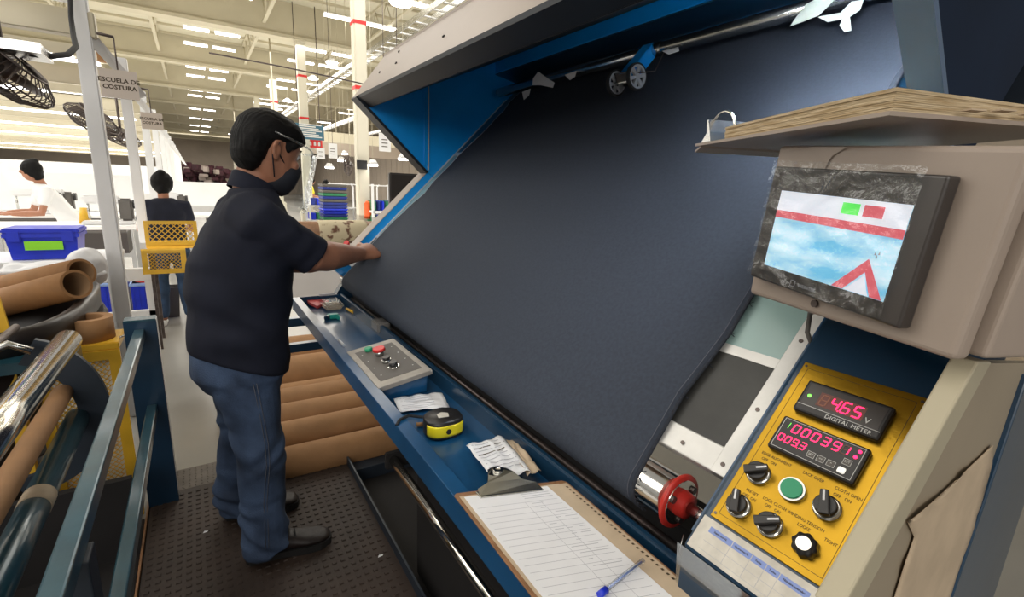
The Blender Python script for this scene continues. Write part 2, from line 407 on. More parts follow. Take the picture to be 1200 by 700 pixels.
# cream light trays across the bay
rows = []
tr = None
y = 2.9
k = 0
while y < 26:
    c = ('cream', 'kraft', 'white_paint')[k % 3] if k % 2 == 0 else 'cream'
    z = 2.34+.10*((k*7) % 3)-.05
    o = thing('light_rail', (-4, y, z), NTH[k]+' overhead tray from the camera across the sewing bay, holding lamp tubes', 'light rail', 'overhead lamp trays of the sewing bay')
    MB().box((-9, y-.05, z), (FX-.06, y+.05, z+.07), c).build('tray', o)
    MB().box((-9, y-.035, z-.025), (-.62 if k % 2 else -1.1, y+.035, z), 'rail_glow').build('tube', o)
    y += .55+.03*k; k += 1

def sign(px0, px1, y, label, size):
    a = PY(px0[0], px0[1], y); b = PY(px1[0], px1[1], y)
    w_ = b.x-a.x; z1 = a.z; z0 = b.z
    s = thing('hanging_sign', ((a.x+b.x)/2, y, z0), label, 'sign', 'sewing school signs')
    MB().box((a.x, y, z0), (b.x, y+.01, z1), 'sign_white').build('board', s)
    mb = MB(); cx = (a.x+b.x)/2; hh = z1-z0
    textmb(mb, 'ESCUELA DE', hh*.21, (cx, y, z1-hh*.38), (1, 0, 0), (0, 0, 1), 'ink', sx=1.05, bold=.001)
    textmb(mb, 'COSTURA', hh*.21, (cx, y, z1-hh*.62), (1, 0, 0), (0, 0, 1), 'ink', sx=1.05, bold=.001)
    mb.build('lettering', s)
    mb = MB(); mb.cyl((cx, y+.005, z1), (cx, y+.005, 2.26), .004, 'dark_steel', 6); mb.tube([(cx, y+.005, 2.26), (FX, y+.04, 2.28)], .008, 'dark_steel', 6); mb.build('hanger', s)
sign((115, 79), (164, 118), 3.66, 'nearest beige sign with the words ESCUELA DE COSTURA on the first post', 1)
sign((164, 131), (192, 153), 5.6, 'smaller second beige sign with the words ESCUELA DE COSTURA behind the first', 1)

def wall_fan(c, rad, ax, label, tall=1.0, mcol='dark_steel'):
    c = V(c); ax = V(ax).normalized(); x = ax.orthogonal().normalized(); yv = ax.cross(x)
    o = thing('industrial_fan', c, label, 'fan')
    g_ = MB()
    for t in range(44):
        a = 2*PI*t/44; d = x*math.cos(a)+yv*math.sin(a)
        g_.tube([c+d*rad*.15+ax*rad*.42, c+d*rad*.6+ax*rad*.36, c+d*rad*.95+ax*rad*.12, c+d*rad, c+d*rad*.95-ax*rad*.12, c+d*rad*.6-ax*rad*.36, c+d*rad*.15-ax*rad*.42], rad*.014, mcol, 4)
    for rr, h in ((1, 0), (.62, .36), (.62, -.36), (.18, .42), (.18, -.42)):
        g_.tube([c+(x*math.cos(a)+yv*math.sin(a))*rad*rr+ax*rad*h for a in [2*PI*i/24 for i in range(25)]], rad*.022, mcol, 5)
    g_.build('guard', o)
    b_ = MB().cyl(c-ax*rad*.3, c+ax*rad*.3, rad*.16, mcol, 14); b_.build('motor', o)
    if c.x < .5: MB().cyl(c, (c.x, c.y, 2.42), .012, mcol, 8).build('hanger_rod', o)
    for t in range(3):
        a0 = 2*PI*t/3; P = []
        for i in range(5):
            rr = rad*(.15+.7*i/4); a1 = a0-.32; a2 = a0+.32
            P.append([c+(x*math.cos(a1)+yv*math.sin(a1))*rr+ax*rad*.12, c+(x*math.cos(a0)+yv*math.sin(a0))*rr, c+(x*math.cos(a2)+yv*math.sin(a2))*rr-ax*rad*.12])
        MB().sheet(P, mcol).build('blade', o)
    return o
wall_fan(PY(14, 84, 2.7)+V((-.02, 0, 0)), .165, (.62, -.1, .62), 'dark wire-caged fan hanging at the upper left under the cream beam')
wall_fan(PY(108, 140, 4.6), .16, (.5, -.2, .8), 'second dark caged fan, behind the nearest white post')
wall_fan(PY(142, 160, 6.4), .17, (.4, -.2, .85), 'third caged fan, right of the nearest white post')
# bracket plate above the first fan with cable
o = thing('fan_bracket', PY(20, 52, 2.75), 'metal and blue bracket plate with a thick black cable above the nearest fan', 'bracket')
a = PY(0, 52, 2.6)
mb = MB(); mb.box((a.x-.4, 2.55, a.z-.02), (PY(50, 52, 2.6).x, 2.75, a.z+.015), 'steel'); mb.build('plate', o)
MB().tube([PY(36, 63, 2.62), PY(60, 66, 2.7), PY(80, 64, 2.8), PY(89, 55, 3.0), PY(86, 42, 3.3), PY(83, 20, 3.55), PY(82, -10, 3.6)], .011, 'matte_black', 8).build('cable', o)

# white partitions, tables, sewing workplaces
for k, (x0, x1, y, z1) in enumerate([(-9, -.75, 10.4, 1.50), (-.6, 1.5, 12.5, 1.42), (-24, -1.0, 20, 1.8)]):
    MB().bevbox((x0, y, .72), (x1, y+.06, z1), 'white_paint', .01).build('partition_panel', label=['long glaring white partition across the sewing bay behind the tables', 'white partition seen just beyond the woman in black', 'farther high white partition across the bay'][k], cat='partition')
def table(x0, x1, y0, y1, z, label, mt='table_white'):
    o = thing('work_table', ((x0+x1)/2, (y0+y1)/2, 0), label, 'table', 'sewing work tables')
    MB().bevbox((x0, y0, z-.035), (x1, y1, z), mt, .006).build('tabletop', o)
    for x in (x0+.08, x1-.08):
        for yy in (y0+.08, y1-.08): MB().box((x-.025, yy-.025, 0), (x+.025, yy+.025, z-.035), 'white_paint').build('leg', o)
    MB().box((x0+.08, y0+.05, .42), (x1-.08, y0+.08, .52), 'white_paint').build('cross_rail', o)
    MB().box((x0+.3, y0+.12, z-.30), (x1-.3, y1-.2, z-.05), 'bin_gray').build('machine_tray', o)
    return o
table(-1.85, -.36, 6.5, 7.2, .98, 'white sewing table in front of the woman in black, dark gear slung under it')
table(-3.6, -1.95, 5.6, 6.6, .98, 'white table with kraft edge at the far left behind the blue crate')
table(-3.4, -.7, 8.2, 9.0, .98, 'second row white table, standing behind the nearer sewing tables')
table(-.2, 1.1, 8.4, 9.1, .98, 'pale table beyond the woman in black, near the aisle')
for k, (px, py, yy, sc) in enumerate([(125, 236, 6.8, 1), (200, 232, 8.7, .8), (40, 235, 8.5, 1), (60, 200, 8.6, .8)]):
    c = PY(px, py, yy); c.z = .98
    o = thing('sewing_machine', c, ['grey sewing machine head on the table by the nearest white post', 'small sewing machine on the table past the woman in black', 'white sewing machine at the left on the second row table', 'small white sewing machine at the far left'][k], 'sewing machine')
    MB().bevbox((c.x-.22*sc, c.y-.1, .98), (c.x+.22*sc, c.y+.1, 1.02), 'white_paint', .01).build('bed', o)
    MB().bevbox((c.x+.10*sc, c.y-.06, 1.02), (c.x+.22*sc, c.y+.06, 1.26), 'bin_gray', .02).build('column', o)
    MB().bevbox((c.x-.2*sc, c.y-.05, 1.2), (c.x+.12*sc, c.y+.05, 1.29), 'white_paint', .02).build('arm', o)
    MB().cyl((c.x-.16*sc, c.y, 1.04), (c.x-.16*sc, c.y, 1.2), .012, 'steel', 8).build('needle_bar', o)
    MB().cyl((c.x+.22*sc, c.y, 1.2), (c.x+.26*sc, c.y, 1.2), .05, 'black_plastic', 14).build('handwheel', o)
o = thing('thread_cone', PY(97, 235, 6.9)*1, 'mustard yellow thread cone on the white sewing table', 'thread'); q = PY(97, 240, 6.9)
MB().cyl((q.x, 6.9, .98), (q.x, 6.9, 1.15), .055, 'yellow_paint', 14, .03).build('cone', o)
# low divider frames marked behind posts
for k, (x0, x1, y, z) in enumerate([(-2.9, -1.3, 5.2, .62), (-1.25, -.40, 5.5, .56)]):
    o = thing('bench_frame', (x0, y, 0), ['grey steel bench frame under the left tables', 'grey steel bench frame lettered on its front rail, right of the first post'][k], 'frame')
    MB().bevbox((x0, y, z), (x1, y+.05, z+.12), 'white_paint', .006).build('rail', o)
    MB().bevbox((x0, y, .2), (x1, y+.05, .28), 'white_paint', .006).build('rail', o)
    for x in (x0, x1-.06): MB().box((x, y, 0), (x+.06, y+.05, z), 'white_paint').build('leg', o)
    mb = MB(); textmb(mb, ['KESSLER', 'KESSLER'][k], .085, (x0+(.75 if k == 0 else .45), y, z+.06), (1, 0, 0), (0, 0, 1), 'ink'); mb.build('lettering', o)

# blue lidded crate with a green label on the left
def crate(c, w_, d_, h_, label, mt='bin_blue', lbl=True, group=None):
    x, y, z = c
    o = thing('storage_crate', c, label, 'crate', group)
    r = [(w_/2*.88, d_/2*.88, 0), (w_/2*.97, d_/2*.97, h_*.86), (w_/2*1.03, d_/2*1.03, h_*.86), (w_/2*1.03, d_/2*1.03, h_)]
    rings = [[V((x+a*sx, y+b*sy, z+h)) for sx, sy in ((-1, -1), (1, -1), (1, 1), (-1, 1))] for a, b, h in r]
    MB().loft(rings, mt, False).build('body', o)
    MB().bevbox((x-w_/2*1.05, y-d_/2*1.05, z+h_), (x+w_/2*1.05, y+d_/2*1.05, z+h_+.03), mt, .008).build('lid', o)
    for s_ in (-1, 1): MB().bevbox((x+s_*w_*.36-.03, y-d_/2*1.1, z+h_*.7), (x+s_*w_*.36+.03, y-d_/2*1.02, z+h_+.02), mt, .006).build('clip', o)
    if lbl:
        MB().box((x-.08, y-d_/2*1.0-.004, z+h_*.38), (x+.09, y-d_/2*1.0-.001, z+h_*.72), 'label_green').build('label_sticker', o)
    return o
c1 = PY(52, 303, 3.9)
crate((c1.x, 4.05, PY(52, 305, 3.9).z), .33, .26, .155, 'bright blue lidded crate with a green label, on the heap at left')
o = thing('rolling_cart', (c1.x, 4.05, 0), 'pale steel cart holding the blue lidded crate and bags at left', 'cart')
zz = PY(52, 305, 3.9).z
MB().bevbox((c1.x-.45, 3.85, zz-.04), (c1.x+.33, 4.4, zz-.002), 'white_paint', .006).build('shelf', o)
for dx in (-.42, .30):
    for yy in (3.88, 4.36): MB().box((c1.x+dx-.02, yy-.02, 0), (c1.x+dx+.02, yy+.02, zz-.04), 'white_paint').build('leg', o)
def lump(name, c, r, m, label, cat, seed=0, amp=.25, flat=1):
    bm = bmesh.new(); bmesh.ops.create_icosphere(bm, subdivisions=4, radius=1)
    for q in bm.verts:
        n_ = noise.noise(q.co*1.8+V((seed, 0, 0)))*amp+noise.noise(q.co*5+V((seed, 3, 0)))*amp*.4
        q.co = V((q.co.x*r[0], q.co.y*r[1], q.co.z*r[2]))*(1+n_)
    bm.verts.index_update(); mb = MB()
    c = V(c); lo = min(q.co.z for q in bm.verts)
    mb.add([c+q.co for q in bm.verts], [[q.index for q in f.verts] for f in bm.faces], m, True); bm.free()
    o = mb.build(name); setp(o, label, cat); return o
tb = PY(60, 345, 3.1)
q = PY(101, 314, 3.5); lump('fabric_sack', (q.x, 3.5, q.z), (.095, .095, .11), 'poly_white', 'round white stuffed sack beside the blue crate', 'sack', 3, .1)
q = PY(48, 325, 3.4); lump('plastic_bag', (q.x, 3.5, q.z), (.22, .16, .065), 'poly_white', 'crumpled white plastic bags heaped below the blue crate', 'bag', 8, .35)
q = PY(111, 364, 3.75); lump('plastic_bag', (q.x-.0, 3.75, q.z), (.055, .05, .07), 'poly_gray', 'grey plastic bag bulging behind the black tub rim', 'bag', 5, .3)
# black tub with kraft tubes
T0 = [PY(-80, 372, 2.75), PY(30, 388, 2.6), PY(70, 378, 2.65), PY(125, 335, 3.0)]
def arc_pts(): return [PY(-60, 398, 2.6), PY(10, 396, 2.6), PY(55, 388, 2.62), PY(90, 368, 2.75), PY(112, 345, 2.9), PY(122, 331, 3.05)]
o = thing('black_tub', (-.75, 2.9, 0), 'large black plastic tub with a thick rolled rim holding kraft tubes', 'tub')
rc = V((-.90, 2.85, .92))
def tubring(sx, sy, z, n=32, tilt=.06):
    pts = []
    for i in range(n):
        a = 2*PI*i/n; ca, sa = math.cos(a), math.sin(a)
        x = sx*math.copysign(abs(ca)**.6, ca); y = sy*math.copysign(abs(sa)**.6, sa)
        pts.append(V((rc.x+x, rc.y+y, z+x*tilt)))
    return pts
MB().loft([tubring(.30, .42, .35, tilt=0), tubring(.42, .56, .88), tubring(.41, .55, .87)], 'black_tub', cap=False).build('body', o)
MB().loft([tubring(.42, .56, .845), tubring(.46, .605, .85), tubring(.465, .61, .935), tubring(.445, .59, .945), tubring(.415, .56, .935), tubring(.405, .55, .90), tubring(.30, .42, .45, tilt=0)], 'black_tub', cap=False).build('rim', o)
MB().loft([tubring(.31, .43, .36, tilt=0), tubring(.28, .4, .2, tilt=.0), tubring(.28, .4, .0, tilt=0)], 'black_tub').build('base', o)
def kraft_tube(a, b, r, label, group=None, ri=.82):
    return MB().pipe(a, b, r, r*ri, 'kraft', 'kraft_inner').build('cardboard_tube', label=label, cat='cardboard tube', group=group)
kraft_tube(PY(-50, 368, 3.30), PY(90, 333, 2.74), .064, 'brown cardboard tube lying in the black tub, the lower of two', 'cardboard tubes in the tub')
kraft_tube(PY(-50, 350, 3.50), PY(96, 319, 2.92), .064, 'brown cardboard tube in the black tub, behind the lower one', 'cardboard tubes in the tub')
# blue bins on floor behind
for k, (u0_, u1_, v0_, v1_, y, lb) in enumerate([(112, 152, 333, 372, 6.0, 'blue floor bin left of the first white post'), (152, 188, 333, 367, 6.0, 'blue floor bin heaped with red and pale blue cloth')]):
    a = PY(u0_, v0_, y); b = PY(u1_, v1_, y)
    o = thing('floor_bin', ((a.x+b.x)/2, y, 0), lb, 'bin')
    zt = a.z
    MB().bevbox((a.x, y, 0), (b.x, y+.4, zt), 'bin_blue', .01).build('body', o)
    MB().bevbox((a.x-.01, y-.01, zt-.03), (b.x+.01, y+.41, zt), 'pale_blue_cloth', .006).build('rim', o)
    for j in range(5):
        MB().box((a.x+(j+.4)*(b.x-a.x)/5, y-.006, .02), (a.x+(j+.55)*(b.x-a.x)/5, y+.002, zt-.05), 'bin_blue').build('rib', o)
    lump('cloth_heap', ((a.x+b.x)/2, y+.2, zt), ((b.x-a.x)*.45, .16, .05), 'red_cloth', 'crumpled red cloth heaped in the '+('left' if k == 0 else 'right')+' blue floor bin', 'cloth', k+2, .3)

# ================================================================ PEOPLE
TMP = bpy.data.scenes.new('workbench')
def cloth_mesh(name, mb, parent, voxel, smooth_it=6, wr=None, m=None):
    o = mb.build(name, parent); COL.objects.unlink(o); TMP.collection.objects.link(o)
    md = o.modifiers.new('r', 'REMESH'); md.mode = 'VOXEL'; md.voxel_size = voxel; md.use_smooth_shade = True
    ms = o.modifiers.new('s', 'SMOOTH'); ms.iterations = smooth_it; ms.factor = .5
    TMP.view_layers[0].update(); dg = TMP.view_layers[0].depsgraph; me = bpy.data.meshes.new_from_object(o.evaluated_get(dg))
    TMP.collection.objects.unlink(o); COL.objects.link(o); o.modifiers.clear(); o.data = me
    if wr:
        cos = [v.co.copy() for v in me.vertices]; nos = [v.vector.copy() for v in me.vertex_normals]; og = V(o.get('_o', (0, 0, 0)))
        flat = []
        for c_, n__ in zip(cos, nos): flat.extend(c_+n__*wr(c_+og))
        me.vertices.foreach_set('co', flat); me.update()
    me.materials.clear(); me.materials.append(M[m or mb.slots[0]])
    me.polygons.foreach_set('use_smooth', [True]*len(me.polygons)); me.polygons.foreach_set('material_index', [0]*len(me.polygons))
    return o
def limb(mb, pts, m, n=20):      # pts: (x,y,z,r) round sections, rounded ends
    P = [V(p[:3]) for p in pts]; rs = [p[3] for p in pts]
    d0 = (P[0]-P[1]).normalized(); d1 = (P[-1]-P[-2]).normalized()
    P = [P[0]+d0*rs[0]*.6]+P+[P[-1]+d1*rs[-1]*.6]; rs = [rs[0]*.5]+rs+[rs[-1]*.5]
    mb.tube(P, rs, m, n)

# ---- the man at the machine
MAN = V((.13, 1.93, .12))
man = thing('person', MAN, 'man in dark navy polo, jeans, mask and clear face shield, hands on the cloth', 'person')
fa = R_(16); f_ = V((math.cos(fa), math.sin(fa), 0)); l_ = V((-math.sin(fa), math.cos(fa), 0)); UZ = V((0, 0, 1))
ha, hp_ = R_(20), R_(20)
hf0 = V((math.cos(ha), math.sin(ha), 0)); hl = V((-math.sin(ha), math.cos(ha), 0))
hf = hf0*math.cos(hp_)-UZ*math.sin(hp_); hu = UZ*math.cos(hp_)+hf0*math.sin(hp_)
HC = V((.226, 1.90, 1.615))
def HP(x, y, z): return HC+hf*x+hl*y+hu*z
def headsecs(secs, n=28, k=1.0):
    out = []
    for z, fr, bk, hw in secs:
        c = (fr+bk)/2; a = (fr-bk)/2
        ring = []
        for i in range(n):
            t = 2*PI*i/n; ct, st = math.cos(t), math.sin(t)
            ring.append(HP(c+a*k*math.copysign(abs(ct)**.9, ct), hw*k*math.copysign(abs(st)**.85, st), z))
        out.append(ring)
    return out
HEAD = [(-.122, .072, .03, .016), (-.112, .084, -.0, .036), (-.09, .090, -.03, .052), (-.06, .090, -.06, .062), (-.03, .088, -.08, .068), (0, .088, -.092, .072), (.03, .092, -.10, .075), (.06, .088, -.10, .075), (.09, .07, -.085, .062), (.11, .045, -.06, .042), (.12, .015, -.03, .015)]
body = MB()
body.loft(headsecs(HEAD), 'skin')
# nose, brow, lips, chin, cheekbones
body.loft([[HP(.084, -.010, .022), HP(.084, .010, .022), HP(.088, 0, .024)], [HP(.088, -.016, -.02), HP(.088, .016, -.02), HP(.116, 0, -.018)], [HP(.084, -.016, -.034), HP(.084, .016, -.034), HP(.108, 0, -.034)]], 'skin')
body.ball(HP(.082, 0, .036), .012, 'skin', 10, 6); body.ball(HP(.086, 0, -.058), (.012, .012, .010), 'skin', 10, 6)
for s in (-1, 1):
    body.ball(HP(.074, s*.028, .036), .014, 'skin', 10, 6)
    body.ball(HP(.070, s*.040, -.020), .022, 'skin', 10, 6)
    # ear: rim and lobe
    ey = s*.079
    body.tube([HP(-.004, s*.073, .022), HP(-.012, ey, .030), HP(-.026, ey+s*.006, .024), HP(-.031, ey+s*.007, .004), HP(-.024, ey+s*.004, -.016), HP(-.010, ey, -.030), HP(-.002, s*.075, -.026)], .0068, 'skin', 8)
    body.ball(HP(-.014, s*.076, .0), (.015, .012, .024), 'skin', 10, 6)
# neck, trunk, legs (inside the clothes), arms
limb(body, [(.175, 1.905, 1.40, .062), (.165, 1.905, 1.50, .060), (.185, 1.912, 1.56, .058), (.21, 1.92, 1.60, .055)], 'skin')
TOR = [(.86, .085, .105, .145), (.95, .088, .118, .155), (1.05, .094, .138, .172), (1.15, .100, .15, .182), (1.26, .118, .142, .187), (1.36, .14, .120, .185), (1.43, .155, .085, .150), (1.47, .162, .06, .09)]
def torsecs(T, dx, n=28):
    return [[V((cx, 1.90+.03*(1.2-z)*0, z))+f_*(a+dx)*math.cos(2*PI*i/n)+l_*(b+dx)*math.sin(2*PI*i/n) for i in range(n)] for z, cx, a, b in T]
body.loft(torsecs(TOR, -.018), 'skin')
RSH, REL, RWR = V((.160, 1.75, 1.390)), V((.335, 1.785, 1.262)), V((.548, 1.975, 1.240))
LSH, LEL, LWR = V((.12, 2.07, 1.385)), V((.33, 2.17, 1.19)), V((.575, 2.135, 1.215))
for A, B, C_ in ((RSH, REL, RWR), (LSH, LEL, LWR)):
    d = C_-B
    limb(body, [(*A, .058), (*(A.lerp(B, .5)), .052), (*B, .052), (*(B+d*.22), .056), (*(B+d*.5), .048), (*(B+d*.8), .035), (*(B+d*.95), .030), (*C_, .029)], 'skin')
def hand(wr, d, up, s, curl=1.0, L=1.0):
    """palm with four fingers of unequal length and a thumb leaving its side; d along the hand, up = back of the hand, s = side of thumb"""
    d = d.normalized(); sd = d.cross(up).normalized()*s; up = sd.cross(d).normalized()*s*1
    if up.z < 0: up = -up
    P = []
    for t, hw, ht in ((-.015, .030, .024), (.02, .036, .024), (.05, .044, .022), (.078, .045, .017), (.088, .042, .011)):
        P.append([wr+d*t*L+sd*hw*math.cos(2*PI*i/16)+up*(ht*math.sin(2*PI*i/16)) for i in range(16)])
    body.loft(P, 'skin')
    for k, (off, ln) in enumerate(((.031, .040), (.011, .045), (-.010, .042), (-.030, .033))):
        b0 = wr+d*.078*L+sd*off; dd = (d+sd*off*1.2).normalized()
        ang = .35*curl; p = b0; pts = [(*(b0-dd*.02), .0095), (*b0, .0105)]
        for j, (ll, a) in enumerate(((ln, .35), (ln*.62, 1.15), (ln*.5, 1.75))):
            dirn = dd*math.cos(a*curl)-up*math.sin(a*curl); p = p+dirn*ll; pts.append((*p, (.0092, .0084, .0072)[j]))
        body.tube([V(q[:3]) for q in pts]+[V(pts[-1][:3])+dirn*.005], [q[3] for q in pts]+[.004], 'skin', 10)
    tb_ = wr+d*.022*L+sd*.030
    pts = [tb_-sd*.01, tb_+sd*.012+d*.012-up*.004, tb_+sd*.026+d*.038-up*.014, tb_+sd*.024+d*.060-up*.026]
    body.tube(pts+[pts[-1]+d*.006-up*.004], [.014, .0135, .0115, .0095, .005], 'skin', 10)
hand(RWR, V((.085, .055, .010)), V((-.15, -.75, .65)), -1, 1.15)
hand(LWR, V((.085, -.005, .012)), V((-.1, 0, 1)), -1, 1.1)
RH, LH = V((.085, 1.83, .90)), V((.085, 1.985, .90))
RK, LK = V((.118, 1.80, .52)), V((.07, 2.05, .53))
RA, LA = V((.105, 1.795, .20)), V((.035, 2.11, .20))
for A, B, C_ in ((RH, RK, RA), (LH, LK, LA)):
    limb(body, [(*A, .085), (*A.lerp(B, .5), .072), (*B, .052), (*B.lerp(C_, .4), .050), (*C_, .034), (*(C_-V((0, 0, .03))), .034)], 'skin')
bo = cloth_mesh('body', body, man, .0045, 5, m='skin')
# shirt
sh = MB()
ST = [(.875, .087, .155, .190), (.93, .089, .158, .192), (1.02, .094, .160, .197), (1.12, .099, .160, .200), (1.24, .118, .156, .205), (1.34, .140, .138, .207), (1.41, .155, .108, .185), (1.455, .163, .080, .135), (1.49, .165, .070, .085)]
sh.loft([[V((cx, 1.90, z+(-.055*(math.cos(2*PI*i/32)) if z < .9 else 0)))+f_*a*math.cos(2*PI*i/32)+l_*b*math.sin(2*PI*i/32) for i in range(32)] for z, cx, a, b in ST], 'shirt')
limb(sh, [(.14, 1.84, 1.39, .085), (.15, 1.79, 1.40, .080), (*RSH, .076), (*RSH.lerp(REL, .4), .079), (*RSH.lerp(REL, .75), .074)], 'shirt')
sh.cyl(RSH.lerp(REL, .6), RSH.lerp(REL, 1.0), .071, 'shirt', 20, .073)
limb(sh, [(.12, 2.0, 1.40, .075), (*LSH, .082), (*LSH.lerp(LEL, .5), .074)], 'shirt')
sh.cyl(LSH.lerp(LEL, .5), LSH.lerp(LEL, .9), .070, 'shirt', 20, .073)
def wr_shirt(p):
    a = noise.noise(V((p.x*5, p.y*5, p.z*9)))*.012
    b = math.sin(p.z*40+p.x*26+noise.noise(p*6)*4)*.0045*max(0, 1-abs(p.z-1.02)/.26)
    c = math.sin((p.x-p.z)*60+noise.noise(p*9)*3)*.003*max(0, 1-(p-V((.25, 1.75, 1.3))).length/.16)
    return a+b+c
cloth_mesh('shirt', sh, man, .005, 34, wr_shirt, 'shirt')
cb = MB()   # collar standing round the neck
n = 24; rg = []
for dz, k in ((-.02, 1.06), (.03, .94), (.032, .86), (-.01, .92)):
    rg.append([V((.166+.012*(dz > 0), 1.908, 1.497+dz))+f_*(.072*k*math.cos(2*PI*i/n))+l_*(.075*k*math.sin(2*PI*i/n))-UZ*(.032*(math.cos(2*PI*i/n)+.3)) for i in range(n)])
cb.loft(rg, 'shirt', cap=False); cb.build('collar', man)
# jeans
jn = MB()
jn.loft([[V((cx, 1.905, z))+f_*a*math.cos(2*PI*i/28)+l_*b*math.sin(2*PI*i/28) for i in range(28)] for z, cx, a, b in [(.78, .085, .115, .155), (.84, .080, .146, .182), (.92, .082, .150, .184), (.98, .086, .146, .180), (1.02, .086, .13, .165)]], 'jeans')
for A, B, C_, s in ((RH, RK, RA, -1), (LH, LK, LA, 1)):
    limb(jn, [(A.x, A.y, .88, .098), (A.x+.005, A.y-.0, .80, .103), (*A.lerp(B, .45), .094), (*A.lerp(B, .8), .083), (*B, .078), (*B.lerp(C_, .35), .078), (*B.lerp(C_, .8), .079), (*C_, .082)], 'jeans', 24)
    jn.cyl(B.lerp(C_, .85), V((C_.x+.015, C_.y, .165)), .08, 'jeans', 24, .088)
def wr_jeans(p):
    a = noise.noise(V((p.x*8, p.y*8, p.z*7)))*.009
    w1 = max(0, 1-abs(p.z-.25)/.17); w2 = max(0, 1-abs(p.z-.60)/.14)*.7; w3 = max(0, 1-abs(p.z-.83)/.1)*.6
    fold = math.sin(p.z*75+p.x*28+noise.noise(p*7)*6)*.008*w1+math.sin(p.z*55-p.x*45+noise.noise(p*6)*6)*.0075*w2+math.sin(p.z*45+p.x*60+noise.noise(p*5)*5)*.006*w3
    return a+fold
jo_ = cloth_mesh('jeans', jn, man, .005, 10, wr_jeans, 'jeans')
# outer seam with pale stitching on the near leg, hip pocket
me = jo_.data
def near_surface(x, z, y0=1.70):
    best = None; bd = 1e9
    for v in me.vertices:
        p = v.co+MAN
        if p.y < 1.93:
            d = (p.x-x)**2+(p.z-z)**2+max(0, p.y-1.80)**2*1.5+.02*p.y
            if d < bd: bd = d; best = p
    return best
pts = [near_surface(x, z) for x, z in [(.115, .85), (.122, .78), (.13, .7), (.135, .62), (.13, .54), (.122, .46), (.115, .38), (.11, .30), (.105, .22)]]
for dx in (-.005, .005): MB().tube([p+V((dx, -.002, 0)) for p in pts], .0012, 'stitch', 5).build('seam_stitch', man)
# shoes
def shoe(heel, toe, name='shoe'):
    d = (toe-heel); L = d.length; d.normalize(); s_ = V((-d.y, d.x, 0)); z0 = .12
    o = MB()
    secs = []
    for t, hw, top in ((0, .022, .075), (.03, .036, .092), (.2, .041, .100), (.38, .042, .095), (.55, .046, .075), (.72, .052, .060), (.86, .050, .052), (.95, .038, .045), (1, .018, .032)):
        c = heel+d*L*t; ring = []
        for i in range(18):
            a = 2*PI*i/18; zc = (.022+top)/2; hh = (top-.022)/2
            ring.append(V((c.x, c.y, z0+zc+hh*math.sin(a)))+s_*hw*math.copysign(abs(math.cos(a))**.7, math.cos(a)))
        secs.append(ring)
    o.loft(secs, 'shoe'); o.cyl(heel+d*.06+V((0, 0, z0+.06-heel.z)), heel+d*.07+V((0, 0, z0+.13-heel.z)), .045, 'shoe', 16, .04)
    sh_ = cloth_mesh(name, o, man, .005, 3, lambda p: noise.noise(p*30)*.0015, 'shoe')
    s2 = MB(); pr_ = []
    for z in (.002, .028):
        pr_.append([V(((heel+d*L*t).x, (heel+d*L*t).y, z0+z))+s_*hw*sg for t, hw, sg in [(-.01, .02, 1), (.04, .038, 1), (.4, .040, 1), (.7, .055, 1), (.88, .052, 1), (1.0, .028, 1), (1.02, .0, 1), (1.0, .028, -1), (.88, .052, -1), (.7, .055, -1), (.4, .040, -1), (.04, .038, -1), (-.01, .02, -1)]])
    s2.loft(pr_, 'sole', False); so = s2.build('sole', sh_)
    lc = MB()
    for t in (.36, .43, .50, .57):
        c = heel+d*L*t; zt = z0+(.1-(t-.36)*.14)
        lc.tube([V((c.x, c.y, zt))-s_*.025, V((c.x, c.y, zt+.009)), V((c.x, c.y, zt))+s_*.025], .0028, 'matte_black', 6)
    lc.build('laces', sh_)
shoe(V((.045, 1.80, .12)), V((.335, 1.765, .12)))
shoe(V((-.01, 2.12, .12)), V((.265, 2.06, .12)))
# hair
hr = MB()
HAIR = [(-.088, -.045, -.070, .040), (-.065, -.028, -.095, .062), (-.035, -.018, -.110, .076), (-.005, -.012, -.118, .081), (.020, .000, -.121, .084), (.036, .040, -.121, .086), (.052, .085, -.120, .087), (.070, .104, -.118, .086), (.092, .098, -.108, .079), (.112, .078, -.090, .064), (.128, .045, -.06, .042), (.134, .01, -.03, .015)]
hr.loft(headsecs(HAIR), 'hair')
for s in (-1, 1): hr.ball(HP(.022, s*.071, .025), (.016, .010, .022), 'hair', 10, 6); hr.ball(HP(.03, s*.070, .035), (.030, .014, .018), 'hair', 10, 6)
def wr_hair(p):
    q_ = p-HC; a = q_.dot(hl); b = q_.dot(hf); return math.sin(a*420+noise.noise(p*20)*9)*.0006+noise.noise(p*22)*.004
cloth_mesh('hair', hr, man, .0035, 3, wr_hair, 'hair')
for s in (-1, 1):
    e = MB(); e.ball(HP(.0785, s*.030, .016), .0115, 'paper', 12, 8); e.ball(HP(.0885, s*.030, .015), .0045, 'matte_black', 8, 6); e.build('eye', man)
    MB().tube([HP(.088, s*.014, .038), HP(.090, s*.030, .043), HP(.080, s*.048, .038)], .0035, 'hair', 6).build('eyebrow', man)
mk = MB()
mk.loft(headsecs([(-.13, .082, .02, .02), (-.118, .096, -.005, .042), (-.09, .108, .0, .058), (-.055, .114, .010, .063), (-.025, .118, .030, .055), (-.008, .108, .055, .030)]), 'mask')
mko = mk.build('face_mask', man)
for s in (-1, 1): MB().tube([HP(.03, s*.063, -.03), HP(.0, s*.077, -.012), HP(-.016, s*.086, .026), HP(-.026, s*.082, -.02), HP(.01, s*.062, -.085)], .0022, 'mask', 6).build('ear_loop', mko)
